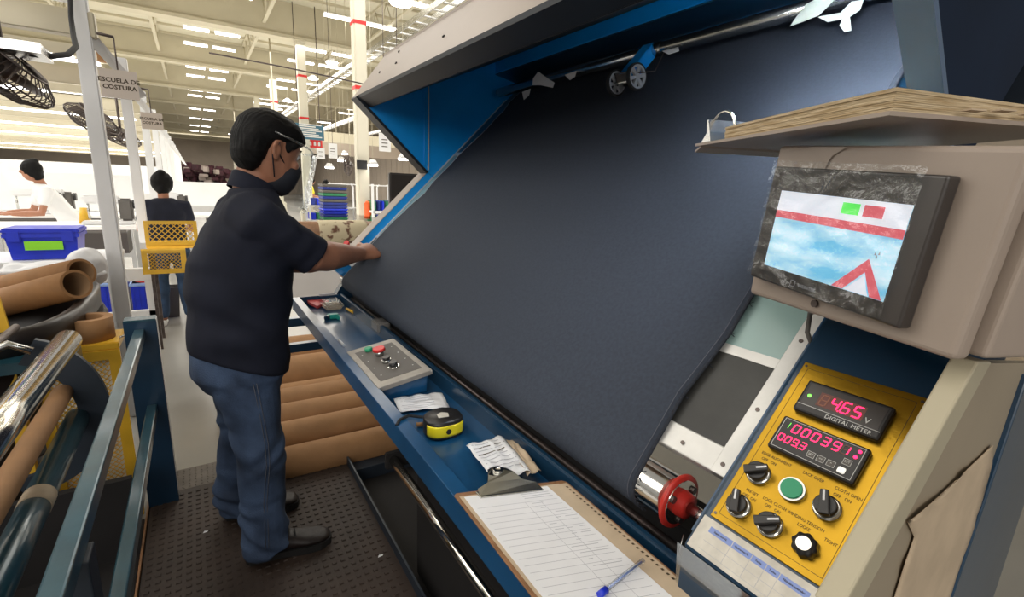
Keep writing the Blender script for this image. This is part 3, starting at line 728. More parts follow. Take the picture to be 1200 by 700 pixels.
# face shield: curved clear visor and head band
vs = []
for j in range(8):
    z = .06-.22*j/7; row = []
    for i in range(17):
        a = -1.15+2.3*i/16; rr = .138+.012*(1-abs(a)/1.15)+.02*(j/7)
        row.append(HP(.01+rr*math.cos(a)*1.0, rr*.78*math.sin(a), z))
    vs.append(row)
so = MB().sheet(vs, 'visor').build('face_shield', man)
MB().tube([HP(-.04, -.088, .05)]+[HP(.01+.128*math.cos(a), .100*math.sin(a), .048+.004*math.cos(a)) for a in [-1.4+2.8*i/14 for i in range(15)]]+[HP(-.04, .088, .05)], .0035, 'clear_plastic', 8).build('head_band', so)

# ---- the woman seen from behind at the sewing table
def simple_person(loc, yaw, height, label, top='shirt', legs='jeans_light', hair='hair', shoes='table_white', arm_up=.0, sleeves='skin', lean=.12, detail=.012):
    x0, y0, z0 = loc; s = height/1.65
    P = thing('person', loc, label, 'person'); f = V((math.cos(yaw), math.sin(yaw), 0)); l = V((-math.sin(yaw), math.cos(yaw), 0))
    def W(a, b, c): return V(loc)+f*a*s+l*b*s+UZ*c*s
    b = MB()
    hc = W(lean+.05, 0, 1.50)
    b.ball(hc, (.085*s, .075*s, .115*s), 'skin'); b.ball(hc+f*.09*s-UZ*.01, .014*s, 'skin', 8, 5)
    for k in (-1, 1): b.ball(hc+l*k*.076*s, (.015*s, .012*s, .028*s), 'skin', 8, 5)
    limb(b, [(*W(lean*.8, 0, 1.28), .05*s), (*W(lean, 0, 1.42), .048*s)], 'skin')
    b.loft([[W(cx, 0, z)+f*a*s*math.cos(2*PI*i/18)+l*bb*s*math.sin(2*PI*i/18) for i in range(18)] for z, cx, a, bb in ((.85, 0, .10, .15), (1.0, .02, .10, .13), (1.2, lean*.7, .09, .13), (1.32, lean*.9, .05, .09))], 'skin')
    hands = []
    for k in (-1, 1):
        S_ = W(lean*.85, k*.18, 1.29); E_ = W(lean+.05, k*.23, 1.03+arm_up*.5); Wr = W(lean+.28, k*.13, 1.02+arm_up)
        limb(b, [(*S_, .036*s), (*S_.lerp(E_, .6), .038*s), (*E_, .038*s), (*E_.lerp(Wr, .5), .036*s), (*Wr, .026*s)], 'skin', 12)
        b.ball(Wr+f*.05*s, (.05*s, .035*s, .018*s), 'skin', 8, 6)
        for q in range(4): b.tube([Wr+f*.08*s+l*(q-1.5)*.018*s, Wr+f*.12*s+l*(q-1.5)*.02*s-UZ*.012, Wr+f*.135*s+l*(q-1.5)*.02*s-UZ*.03], .009*s, 'skin', 6)
        b.tube([Wr+f*.03*s-l*k*.03*s, Wr+f*.07*s-l*k*.06*s-UZ*.01], .011*s, 'skin', 6)
    for k in (-1, 1):
        limb(b, [(*W(0, k*.09, .86), .085*s), (*W(.01, k*.10, .48), .055*s), (*W(0, k*.11, .3), .055*s), (*W(-.02, k*.12, .08), .035*s)], 'skin', 12)
    cloth_mesh('body', b, P, detail*.8, 3, m='skin')
    t = MB()
    t.loft([[W(cx, 0, z)+f*a*s*math.cos(2*PI*i/20)+l*bb*s*math.sin(2*PI*i/20) for i in range(20)] for z, cx, a, bb in ((.82, 0, .125, .18), (.95, .015, .125, .165), (1.08, lean*.4, .125, .16), (1.22, lean*.75, .125, .19), (1.31, lean*.9, .09, .165), (1.36, lean*.95, .06, .08))], top)
    for k in (-1, 1):
        S_ = W(lean*.85, k*.17, 1.29); E_ = W(lean+.05, k*.23, 1.03+arm_up*.5)
        limb(t, [(*W(lean*.8, k*.08, 1.29), .06*s), (*S_, .065*s), (*S_.lerp(E_, .6), .058*s)], top, 12)
    cloth_mesh('top', t, P, detail, 3, lambda p: noise.noise(p*12)*.008, top)
    j = MB()
    j.loft([[W(0, 0, z)+f*a*s*math.cos(2*PI*i/20)+l*bb*s*math.sin(2*PI*i/20) for i in range(20)] for z, a, bb in ((.72, .11, .16), (.80, .135, .185), (.9, .125, .175), (.95, .11, .15))], legs)
    for k in (-1, 1): limb(j, [(*W(0, k*.085, .84), .095*s), (*W(.01, k*.10, .5), .072*s), (*W(0, k*.11, .3), .066*s), (*W(-.02, k*.12, .12), .055*s)], legs, 14)
    cloth_mesh('jeans', j, P, detail, 3, lambda p: noise.noise(p*12)*.008, legs)
    h = MB(); h.ball(hc-f*.015*s+UZ*.018*s, (.102*s, .092*s, .118*s), hair)
    h.ball(hc-f*.045*s+UZ*.11*s, (.045*s, .045*s, .04*s), hair); h.ball(hc-f*.05*s-UZ*.05*s, (.06*s, .07*s, .07*s), hair)
    h2 = cloth_mesh('hair', h, P, detail*.8, 3, lambda p: noise.noise(p*30)*.004, hair)
    for k in (-1, 1):
        h3 = MB(); rr = []
        for tt, hw, tp in ((-.07, .025, .06), (-.03, .035, .08), (.05, .035, .075), (.12, .042, .05), (.17, .03, .035), (.19, .012, .025)):
            rr.append([W(tt, k*.125, tp/2+.002)+l*hw*s*math.cos(2*PI*i/12)+UZ*(tp/2)*s*math.sin(2*PI*i/12) for i in range(12)])
        h3.loft(rr, shoes); h3.build('shoe', P)
    return P
simple_person((-.27, 5.95, 0), R_(92), 1.58, 'woman in black top and jeans, dark bun, seen from behind at the sewing table', lean=.08)
simple_person(tuple((PY(82, 240, 8.0).x, 8.0, 0)), R_(200), 1.66, 'woman with dark hair in a white top bending over a table at far left', top='white_paint', lean=.25)
q = PY(366, 240, 17); simple_person((q.x-.15, 17, 0), R_(0), 1.7, 'distant worker in a yellow shirt behind the second column', top='tape_yellow', detail=.02)
q = PY(376, 240, 16.5); simple_person((q.x+.2, 15.9, 0), R_(170), 1.62, 'distant worker in black holding something, beside the yellow shirt', detail=.02)

# yellow mesh chair behind the woman
def mesh_panel(c0, ex, ez, w_, h_, m, fr=.03, pitch=.03, name='mesh', parent=None, wire=.0028, asp=.5, dep=.012):
    """expanded-metal sheet (diamond holes) with its frame"""
    ex = V(ex).normalized(); ez = V(ez).normalized(); en = ex.cross(ez); c0 = V(c0); fm = MB()
    for (a, b, c, d) in ((0, 0, w_, fr), (0, h_-fr, w_, h_), (0, fr, fr, h_-fr), (w_-fr, fr, w_, h_-fr)):
        pts = [c0+ex*a+ez*b, c0+ex*c+ez*b, c0+ex*c+ez*d, c0+ex*a+ez*d]; fm.prism([p-en*dep/2 for p in pts], en*dep, m)
    fo = fm.build('panel_frame', parent)
    me_ = MB(); ph = pitch*asp; nx = int((w_-2*fr)/pitch)+1; nz = int((h_-2*fr)/ph)+1
    def cl(x, z): return c0+ex*min(max(x, fr*.6), w_-fr*.6)+ez*min(max(z, fr*.6), h_-fr*.6)
    for i in range(nx):
        for j in range(nz):
            x = fr+i*pitch+(pitch/2 if j % 2 else 0); z = fr+j*ph
            for s in (-1, 1):
                a = cl(x, z); b = cl(x+s*pitch/2, z+ph)
                if (b-a).length > pitch*.2:
                    t = ez*wire
                    me_.add([a-t, a+t, b+t, b-t], [(0, 1, 2, 3)], m)
    mo = me_.build('expanded_mesh', fo, kind='stuff')
    sd = mo.modifiers.new('s', 'SOLIDIFY'); sd.thickness = .002
    return fo
yc = thing('mesh_chair', (-.3, 5.3, 0), 'yellow steel chair with expanded mesh back and shelf, right behind the woman in black', 'chair')
a = PY(171, 288, 5.1); b = PY(230, 259, 5.1); a2 = PY(168, 322, 5.0); b2 = PY(217, 291, 5.0)
mesh_panel((a.x, 5.1, a.z), (1, 0, 0), (0, .08, 1), b.x-a.x, b.z-a.z, 'yellow_paint', .03, .045, parent=yc, wire=.005)
mesh_panel((a2.x, 5.0, a2.z), (1, 0, 0), (0, .15, 1), b2.x-a2.x, b2.z-a2.z, 'yellow_paint', .04, .03, parent=yc, wire=.003)
MB().bevbox((a.x, 5.1, a.z-.03), (b.x, 5.5, a.z), 'yellow_paint', .006).build('seat', yc)
for x in (a.x+.02, b.x-.02):
    for yy in (5.12, 5.48): MB().box((x-.012, yy-.012, 0), (x+.012, yy+.012, a.z-.03), 'dark_steel').build('leg', yc)
q = PY(202, 360, 6.35); MB().loft([[V((q.x+a_*r, 6.35+b_*r, z)) for a_, b_ in ((-1, -1), (1, -1), (1, 1), (-1, 1))] for r, z in ((.06, 0), (.085, .34), (.078, .34), (.055, .02))], 'bin_gray', False).build('waste_bin', label='dark waste bin between the woman\'s legs and the table', cat='bin')

# ================================================================ BACKGROUND RIGHT OF THE MAN
def crate_stack():
    y = 11.5; x0 = PY(379, 240, y).x; x1 = PY(407, 240, y).x; zt = PY(395, 216, y).z; n = 22; h = zt/n
    colr = ['bin_blue_dark', 'bin_blue_dark', 'bin_gray', 'bin_blue_dark', 'bin_green', 'bin_gray', 'bin_blue_dark', 'bin_gray', 'bin_blue', 'bin_gray', 'bin_green', 'bin_blue_dark', 'bin_blue', 'bin_blue']
    nm = {'bin_blue_dark': 'dark blue', 'bin_gray': 'grey brown', 'bin_green': 'green', 'bin_blue': 'bright blue'}
    for k in range(n):
        mb = MB().bevbox((x0, y, k*h+.004), (x1, y+.45, (k+1)*h-.002), colr[k % 14], .012); mb.box((x0-.01, y-.01, (k+1)*h-.03), (x1+.01, y+.46, (k+1)*h-.006), colr[k % 14])
        mb.build('stacking_crate', label='%s shallow crate in the tall stack by the column, %s' % (nm[colr[k % 14]], 'topmost' if k == n-1 else 'lowest' if k == 0 else NTH[n-1-k]+' from the top'), cat='crate', group='crates stacked by the column')
crate_stack()
def shelf_unit(x0, x1, y, zs, label, bins=6, colr=('bin_blue_dark', 'bin_green', 'bin_blue')):
    o = thing('bin_rack', (x0, y, 0), label, 'rack')
    for x in (x0, x1): MB().box((x-.02, y-.02, 0), (x+.02, y+.02, zs[-1]+.5), 'white_paint').build('upright', o); MB().box((x-.02, y+.5, 0), (x+.02, y+.54, zs[-1]+.5), 'white_paint').build('upright', o)
    for z in zs:
        MB().box((x0, y-.02, z-.04), (x1, y+.54, z), 'white_paint').build('shelf', o)
        w_ = (x1-x0)/bins
        for k in range(bins):
            MB().bevbox((x0+k*w_+.02, y, z+.002), (x0+(k+1)*w_-.02, y+.45, z+.19), colr[(k*5+int(z*10)) % 3], .012).build('storage_bin', label='small plastic bin, %s on the %s shelf of the %s' % (NTH[k], 'lower' if z == zs[0] else 'upper', label), cat='bin', group='bins on the '+label)
a = PY(437, 240, 9.2); b = PY(466, 240, 9.2)
shelf_unit(a.x, b.x, 9.2, (.75, 1.03), 'white rack by the nearest column', 6)
a = PY(361, 240, 15); b = PY(384, 240, 15)
shelf_unit(a.x-.1, b.x+.2, 14.2, (.5, .9), 'white rack beside the two workers', 5)
# wire trolley frames
for k, (u_, y) in enumerate([(399, 12.5), (412, 13), (442, 12), (455, 12.5)]):
    c = PY(u_, 215, y); o = thing('wire_trolley', (c.x, y, 0), 'white tubular trolley frame, '+['left of the fan post', 'behind the nearest column', 'right of the nearest column', 'beside the dark display panel'][k], 'trolley')
    for x in (-.3, .3):
        MB().tube([(c.x+x, y, 0), (c.x+x, y, 1.45), (c.x+x*.8, y, 1.52)], .02, 'white_paint', 6).build('upright', o)
    for z in (.4, .9, 1.5): MB().tube([(c.x-.3, y, z), (c.x+.3, y, z)], .016, 'white_paint', 6).build('rail', o)
# dark board
a = PY(457, 241, 5.2); b = PY(488, 204, 5.2)
o = thing('display_panel', (a.x, 5.2, 0), 'dark brown square display panel standing behind the blue machine hood', 'display')
MB().bevbox((a.x, 5.2, a.z-.1), (b.x+.1, 5.26, b.z), 'bezel', .01).build('case', o); MB().box((a.x+.02, 5.195, a.z-.08), (b.x+.08, 5.2, b.z-.02), 'black_tub').build('screen', o)
MB().cyl((a.x+.2, 5.23, 0), (a.x+.2, 5.23, a.z), .025, 'dark_steel').build('stand', o)
# fan on the column
fn = wall_fan(PY(408, 194, 9.6), .19, (.85, -.3, 0), 'grey round caged fan fixed left of the nearest column')
MB().cyl(PY(408, 194, 9.6), (CX-.2, 9.75, PY(408, 194, 9.6).z), .03, 'dark_steel', 8).build('arm', fn)
# signs on and by the column
a = PY(424, 193, 9.62); MB().box((a.x-.1, 9.60, a.z-.09), (a.x+.1, 9.615, a.z+.08), 'matte_black').build('notice_plate', label='small black and white notice plate on the nearest column', cat='sign')
a = PY(431, 246, 9.5); b_ = MB().cyl((a.x, 9.5, a.z-.17), (a.x, 9.5, a.z+.12), .07, 'orange', 14); b_.cyl((a.x, 9.5, a.z+.12), (a.x, 9.5, a.z+.17), .07, 'orange', 14, .03); b_.build('fire_extinguisher', label='orange red cylinder hanging at the foot of the nearest column', cat='extinguisher')
a = PY(359, 145, 15); b = PY(380, 165, 15); o = thing('notice_board', (a.x, 15, b.z), 'blue hanging board with rows of white lettering near the second column', 'sign')
MB().box((a.x-.3, 15, b.z), (b.x, 15.03, a.z), 'board_blue').build('board', o)
mb = MB()
for k in range(7): mb.box((a.x-.2, 14.99, b.z+.06+k*(a.z-b.z)*.13), (b.x-.06-(k % 3)*.08, 15, b.z+.09+k*(a.z-b.z)*.13), 'white_print')
mb.build('print_lines', o, kind='stuff')
for x in (a.x-.2, b.x-.1): MB().cyl((x, 15.01, a.z), (x, 15.01, 6.13), .01, 'dark_steel', 5).build('hanger', o)
a = PY(360, 168, 15.5); o = thing('arrow_sign', (a.x, 15.5, a.z), 'red and white arrow sign hanging under the blue board', 'sign')
MB().box((a.x, 15.5, a.z-.11), (a.x+.42, 15.53, a.z+.11), 'exit_red').build('board', o)
mb = MB()
for k in range(3): mb.prism([(a.x+.06+k*.12, 15.495, a.z-.05), (a.x+.12+k*.12, 15.495, a.z-.05), (a.x+.12+k*.12, 15.495, a.z+.03), (a.x+.09+k*.12, 15.495, a.z+.07), (a.x+.06+k*.12, 15.495, a.z+.03)], (0, .003, 0), 'white_print')
mb.build('arrows', o)
for k, (u_, v_, hh, y) in enumerate([(451, 167, .32, 9), (390, 177, .36, 13), (376, 180, .3, 15), (465, 120-48, .4, 8)]):
    a = PY(u_, v_, y); o = thing('hanging_sign', (a.x, y, a.z-hh/2), ['white paper sign hanging right of the nearest column', 'small white sign hanging left of the nearest column', 'small white sign hanging by the second column', 'white sign high up behind the hood corner'][k], 'sign')
    MB().box((a.x-.09*1.2, y, a.z-hh/2), (a.x+.11, y+.01, a.z+hh/2), 'white_paint').build('board', o)
    MB().cyl((a.x, y+.005, a.z+hh/2), (a.x, y+.005, 6.13), .006, 'dark_steel', 5).build('hanger', o)
    mb = MB()
    for j in range(3): mb.box((a.x-.06, y-.002, a.z-.08+j*.06), (a.x+.05, y, a.z-.065+j*.06), 'ink')
    mb.build('print_lines', o)
# pendant lamps
for k, (u_, v_, y) in enumerate([(386, 196, 12), (400, 188, 13.2), (404, 180, 16.5), (437, 193, 9.5), (473, 186, 8.4), (410, 194, 13.5), (470, 2, 7), (389, 73, 14), (367, 92, 17), (337, 118, 22), (327, 128, 26)]):
    a = PY(u_, v_, y); hi = v_ < 150; r = .17 if hi else .11
    o = thing('pendant_lamp', a, ('round bright pendant lamp high under the roof, '+['', '', '', '', '', '', 'above the hood corner', 'left of the nearest column', 'beyond the blue board', 'right of the man\'s hair', 'farthest one above the man\'s hair'][k]) if hi else 'white pendant lamp over the benches, '+['left of the fan', 'above the crates', 'farther one above the crates', 'right of the nearest column', 'in front of the panelled wall', 'beside the fan'][k], 'pendant lamp', 'pendant lamps')
    MB().cyl(a+V((0, 0, .0)), a+V((0, 0, .09)), r, 'white_paint', 18, .05).build('shade', o)
    MB().cyl(a+V((0, 0, -.03)), a+V((0, 0, -.002)), r*.85, 'lamp_warm' if hi else 'lamp_glow', 18).build('bulb', o)
    MB().cyl(a+V((0, 0, .09)), (a.x, a.y, 6.13), .005, 'cream_truss', 5).build('cord', o)
# cable trays and hanging conduits under the roof
for k, (x, z, y0, y1) in enumerate([(3.7, 4.4, 7, 45), (6.2, 4.3, 7, 40), (9, 4.4, 7, 40)]):
    o = thing('cable_tray', (x, y0, z), ['long steel cable tray running overhead just right of the columns', 'second overhead cable tray, farther right', 'third overhead cable tray near the panelled wall'][k], 'cable tray')
    for dx in (-.12, .12): MB().box((x+dx-.01, y0, z), (x+dx+.01, y1, z+.1), 'steel').build('side_rail', o)
    mb = MB()
    for j in range(int((y1-y0)/.4)): mb.box((x-.12, y0+j*.4, z+.01), (x+.12, y0+j*.4+.05, z+.03), 'steel')
    mb.build('rungs', o, kind='stuff')
for k in range(9):
    y = 9+k*3.9; x = (5.0, 7.5, 2.2, 9.8)[k % 4]
    MB().tube([(x, y, 6.1), (x, y, 3.6-(k % 3)*.3), (x+.9, y+.2, 3.6-(k % 3)*.3), (x+.9, y+.2, 6.1)], .022, 'cream_truss', 5).build('conduit_drop', ceil)
MB().box((4.2, 22, 3.2), (12.4, 22.3, 3.6), 'cream_truss').build('crossbeam', ceil); MB().box((4.2, 30, 3.1), (12.4, 30.3, 3.9), 'wall_cream').build('crossbeam', ceil)
o = MB().tube([PY(u_, v_, 6) for u_, v_ in ((245, 62), (330, 78), (420, 97), (480, 112))], .008, 'dark_steel', 6).build('overhead_cable', ceil)

# roll table behind the man's hands
y = 4.7
a = PY(330, 270, y); z_t = PY(380, 287, y).z
bench_ = o = thing('roll_bench', (1.0, y, 0), 'pale bench with white top carrying the long patchy cloth roll', 'bench')
MB().bevbox((.45, y-.25, z_t-.18), (2.3, y+.35, z_t-.02), 'table_white', .01).build('top', o)
for x in (.5, 2.2):
    MB().box((x, y+.1, 0), (x+.06, y+.16, z_t-.18), 'white_paint').build('leg', o)
r_ = (PY(400, 258, y).z-PY(400, 286, y).z)/2
zc = PY(400, 272, y).z
o = thing('cloth_roll', (1.2, y, zc), 'long brown roll wrapped in patchy torn cream cloth on the bench', 'cloth roll')
MB().cyl((.35, y, zc), (2.1, y, zc), r_*.9, 'hardboard', 28).build('core', o)
a = PY(372, 270, y).x; b = PY(428, 270, y).x
rings = [[V((a+(b-a)*t, y+math.cos(2*PI*i/32)*r_*k, zc+math.sin(2*PI*i/32)*r_*k)) for i in range(32)] for t, k in [(0, .92), (.02, .98), (.3, 1.0), (.6, .99), (.95, 1.0), (1, .92)]]
MB().loft(rings, 'peeling').build('torn_wrap', o)
a = PY(341, 293, 4.2); MB().bevbox((.5, 4.46, z_t-.45), (2.2, 4.5, z_t-.19), 'table_white', .006).build('front_board', bench_)

# cardboard tubes piled on the floor, one by one
bounds = [407, 426, 444, 458, 475, 494, 513, 533]
zc = .22
for k in range(7):
    ya = PZ(345, bounds[k], zc+.02).y; yb = PZ(345, bounds[k+1], zc+.02).y; r = (ya-yb)/2*.97; yc_ = (ya+yb)/2
    dz = -.045 if k in (2, 6) else 0
    x0 = .0+(k*37 % 5)*.012; x1 = 1.35+(k*53 % 5)*.03
    rr = min(r, .088) if k not in (0,) else .1
    o = MB().pipe((x0, yc_, zc+dz-.02), (x1, yc_-.04, zc+dz-.02), r*1.02, r*.80, 'kraft', 'kraft_inner', 28)
    o.build('cardboard_tube', label='brown cardboard tube on the floor beyond the mat, '+['farthest, with a yellow line', 'second farthest', 'third farthest, set lower', 'middle one of the seven', 'third from the mat', 'second from the mat', 'nearest to the mat, set lower'][k], cat='cardboard tube', group='cardboard tubes beyond the mat')
o = thing('tube_rack', (.6, 3.1, 0), 'low dark pallet the cardboard tubes lie on', 'pallet')
for y in (2.75, 3.2, 3.7): MB().box((.05, y, 0), (1.3, y+.08, .07), 'hardboard').build('bearer', o)
yy = PZ(345, 414, .2).y

# ================================================================ PLATFORM WITH RUBBER MAT
pf = thing('floor_platform', (.12, 1.6, 0), 'low steel platform with a raised edge that the man stands on', 'platform')
MB().box((-.29, .2, 0), (.55, 2.62, .108), 'pit').build('base', pf)
mt_ = MB(); mt_.box((-.28, .6, .108), (.53, 2.42, .12), 'rubber')
mo = mt_.build('rubber_mat', pf)
st = MB()
for i in range(26):
    for j in range(44):
        x = -.26+i*.0305; y = 2.38-j*.036
        st.add([(x-.0085, y-.0055, .12), (x+.0085, y-.0055, .12), (x+.0085, y+.0055, .12), (x-.0085, y+.0055, .12), (x-.0065, y-.004, .1235), (x+.0065, y-.004, .1235), (x+.0065, y+.004, .1235), (x-.0065, y+.004, .1235)],
               [(4, 5, 6, 7), (0, 1, 5, 4), (1, 2, 6, 5), (2, 3, 7, 6), (3, 0, 4, 7)], 'rubber')
st.build('mat_studs', mo, kind='stuff')
MB().box((-.28, 2.42, .108), (.56, 2.61, .1205), 'diamond').build('tread_plate', pf)
tp = MB()
for i in range(34):
    for j in range(7):
        x = -.26+i*.024; y = 2.435+j*.026; a = .8 if (i+j) % 2 else -.8; c, s = math.cos(a), math.sin(a)
        P = [(x+dx*c-dy*s, y+dx*s+dy*c) for dx, dy in ((-.009, 0), (0, -.002), (.009, 0), (0, .002))]
        tp.add([(q[0], q[1], .1205) for q in P]+[(x, y, .1225)], [(0, 1, 4), (1, 2, 4), (2, 3, 4), (3, 0, 4)], 'diamond')
tp.build('tread_lozenges', pf, kind='stuff')
MB().box((.53, .5, .05), (.538, 2.50, .165), 'dull_navy').build('edge_plate', pf)
MB().box((-.292, .5, .05), (-.285, 2.4, .128), 'hardboard').build('edge_trim', pf)
for k, (u_, v_, s_) in enumerate([(241, 624, .010), (446, 652, .012), (463, 645, .008)]):
    c = PZ(u_, v_, .125); MB().add([c+V((-s_, -.003, 0)), c+V((s_*.6, -.005, .003)), c+V((s_, .004, .001)), c+V((-s_*.4, .005, .004))], [(0, 1, 2, 3)], 'paper' if k != 2 else 'paper_tan').build('paper_scrap', label=['tiny pale scrap left of the man\'s shoe on the mat', 'crumpled clear scrap right of the man\'s shoe', 'tan scrap at the mat\'s right edge'][k], cat='scrap')

# ================================================================ LEFT ROLLER STAND
ls = thing('roller_stand', (-.35, 1.4, 0), 'dark blue steel roller stand with guard rails left of the mat', 'roller stand')
# end upright (far) of the guard
bev(MB().box((-.285, 2.34, .0), (-.178, 2.40, .952), 'navy').build('end_upright', ls, ), .002)
MB().box((-.283, 2.337, .948), (-.18, 2.402, .956), 'teal_blue').build('upright_cap', ls, label='paler top of the upright')
def rail(p0, p1, w_, h_, name, m='teal_blue'):
    mb = MB(); a = V(p0); b = V(p1)
    pts = [a+V((-w_/2, 0, -h_)), a+V((w_/2, 0, -h_)), a+V((w_/2, 0, 0)), a+V((-w_/2, 0, 0))]
    mb.prism(pts, b-a, m); return bev(mb.build(name, ls), .004)
ra = PY(163, 386, 2.34); ra0 = PZ(57, 700, ra.z)
print('rail', ra, ra0)
rail(ra, ra+(ra0-ra)*1.15, .034, .04, 'guard_rail')
rb = PY(178, 474, 2.34); rb0 = PZ(137, 700, rb.z)
rail(rb, rb+(rb0-rb)*1.3, .034, .04, 'guard_rail')
# mid upright
a = PZ(128, 556, .80); print('mid', a)
bev(MB().box((-.235, .95, .0), (-.205, 1.01, .88), 'dull_navy').build('mid_upright', ls), .003)
# chrome roller and others
MB().cyl((-.385, .55, 1.0), (-.378, 1.965, 1.0), .034, 'chrome', 32).build('chrome_roller', ls)
MB().cyl((-.43, .4, .80), (-.43, 2.05, .80), .028, 'kraft', 24).build('kraft_tube', ls)
nb = MB().cyl((-.405, .5, .70), (-.405, 2.06, .70), .033, 'teal_blue', 24).build('blue_roller', ls)
MB().cyl((-.405, 1.50, .70), (-.405, 1.56, .70), .0345, 'paper_tan', 24).build('masking_tape', nb)
MB().cyl((-.62, .6, .93), (-.62, 2.2, .93), .022, 'chrome', 20).build('rear_roller', ls)
MB().cyl((-.56, .6, .99), (-.56, 2.25, .99), .012, 'dark_steel', 12).build('thin_bar', ls)
# crescent end plate
cp = MB(); co = []; ci = []
for i in range(22):
    t = R_(75-i*175/21); co.append(V((-.53+.215*math.cos(t), 2.05, .73+.27*math.sin(t))))
    ci.append(V((-.565+.165*math.cos(t), 2.05, .72+.20*math.sin(t))))
for i in range(21):
    cp.prism([co[i], co[i+1], ci[i+1], ci[i]], (0, .02, 0), 'dull_navy')
cp.build('crescent_plate', ls)
MB().box((-1.2, 2.07, .0), (-.292, 2.10, .42), 'pit').build('back_plate', ls)
MB().cyl((-.52, .85, .52), (-.52, .88, .52), .2, 'dull_navy', 32).build('end_disc', ls)
MB().box((-.95, 2.22, .83), (-.42, 2.36, .87), 'teal_blue').build('top_beam', ls)
MB().box((-.95, .3, .05), (-.3, 2.3, .1), 'pit').build('drip_pan', ls)
MB().box((-1.2, .2, .0), (-1.15, 2.3, .6), 'dull_navy').build('rear_plate', ls)
# small lever bits
MB().tube([(-.60, 1.95, .97), (-.52, 1.99, 1.0), (-.47, 1.99, .97)], .012, 'steel', 8).build('clamp_lever', ls)

# yellow cages
y1 = PY(0, 290, 2.35); y2 = PY(24, 415, 2.35)
yc2 = thing('yellow_cage', (-.75, 2.4, 0), 'tall yellow steel cage with small diamond mesh at the far left edge', 'cage')
a = PY(22, 418, 2.4); tpz = PY(0, 285, 2.4).z
mesh_panel((a.x-.42, 2.4, a.z), (1, 0, 0), (-.08, 0, 1), .42, tpz-a.z+.05, 'yellow_paint', .035, .022, parent=yc2, wire=.002)
MB().box((a.x-.45, 2.36, a.z-.02), (a.x+.04, 2.45, a.z), 'yellow_paint').build('foot_flange', yc2)
MB().box((a.x-.42, 2.38, 0), (a.x-.38, 2.42, a.z-.02), 'yellow_paint').build('leg', yc2); MB().box((a.x-.05, 2.38, 0), (a.x-.01, 2.42, a.z-.02), 'yellow_paint').build('leg', yc2)
yb_ = thing('mesh_guard_box', (-.42, 2.6, 0), 'yellow guard box of pale-backed expanded mesh under the tape roll', 'guard box')
zt = PY(130, 410, 2.5).z
MB().bevbox((-.56, 2.5, zt), (-.325, 2.72, zt+.03), 'yellow_paint', .004).build('top', yb_)
mesh_panel((-.60, 2.5, .15), (1, 0, 0), (0, 0, 1), .275, zt-.15, 'yellow_paint', .04, .022, parent=yb_, wire=.0025)
MB().box((-.58, 2.51, .2), (-.345, 2.515, zt-.03), 'table_white').build('backing_sheet', yb_)
MB().box((-.36, 2.5, 0), (-.325, 2.53, .16), 'yellow_paint').build('leg', yb_); MB().box((-.60, 2.5, 0), (-.565, 2.53, .16), 'yellow_paint').build('leg', yb_)
a = PY(106, 398, 2.6)
tr_ = MB().pipe((a.x, 2.6, zt+.03), (a.x, 2.6, zt+.03+.095), .085, .055, 'kraft', 'kraft', 32).build('tape_roll', label='wide roll of kraft tape standing on the yellow guard box', cat='tape')
mb = MB()
for k in range(5): mb.cyl((a.x+.10+k*.008, 2.56+k*.012, zt+.032), (a.x+.115+k*.008, 2.565+k*.012, zt+.038), .004, 'steel', 6)
mb.build('screws', label='few loose bright screws beside the kraft tape roll', cat='screws', kind='stuff')

# ================================================================ INSPECTION MACHINE
K = .5765; YN, YL = .321, 2.26
n_ = V((-1, 0, 1)).normalized(); s_ = V((1, 0, 1)).normalized()
def SP(x, y, h=0): return V((x, y, x+K))+n_*h
mc = thing('inspection_machine', (.9, 1.3, 0), 'large blue cloth inspection machine with slanted table, hood and tool tray', 'machine')
def slab(x0, x1, y0, y1, h0, h1, m, name, bv=None, **kw):
    mb = MB(); pts = [SP(x0, y0, h0), SP(x1, y0, h0), SP(x1, y0, h1), SP(x0, y0, h1)]; mb.prism(pts, (0, y1-y0, 0), m)
    o = mb.build(name, mc, **kw)
    return bev(o, bv) if bv else o
XB = [.572, .60, .70, .712, 1.10, 1.115, 1.50]
slab(XB[0], XB[1], YN, YL, -.02, .002, 'alu', 'lower_trim', .002)
slab(XB[1], XB[2], YN+.023, YL-.012, -.015, 0, 'panel_gray', 'lower_panel')
slab(XB[2], XB[3], YN+.023, YL-.012, -.015, .002, 'alu', 'cross_trim')
slab(XB[3], XB[4], YN+.023, YL-.012, -.015, 0, 'pale_glass', 'glass_panel')
slab(XB[4], XB[5], YN+.023, YL-.012, -.015, .002, 'alu', 'cross_trim')
slab(XB[5], XB[6], YN+.023, YL-.012, -.015, 0, 'navy', 'upper_panel')
slab(XB[0], 1.12, YN, YN+.0235, -.015, .003, 'alu', 'side_trim', .001)
slab(XB[0], 1.40, YL-.012, YL, -.015, .003, 'alu', 'side_trim', .001)
for q in ((.583, .333), (.583, .40), (.65, .333), (.74, .333), (.86, .333)):
    c = SP(q[0], q[1], .003); MB().cyl(c, c+n_*.0012, .0032, 'dark_steel', 10).build('screw', mc)
# side panels down to the floor and frame edges
def sidepoly(y0, y1, m, name, pts, **kw): return MB().prism([(x, y0, z) for x, z in pts], (0, y1-y0, 0), m).build(name, mc, **kw)
tip = (.632, 1.898); apex = (.962, 1.592)
sk = .035
gus = [tip, apex, (apex[0]+.02, apex[0]+.02+K+sk*1.414-.03), (1.0, 1.0+K-.03), (1.62, 1.62+K-.03), (1.62, 2.36), (1.33, 2.16)]
sidepoly(YL, YL+.05, 'bright_blue', 'left_gusset', gus)
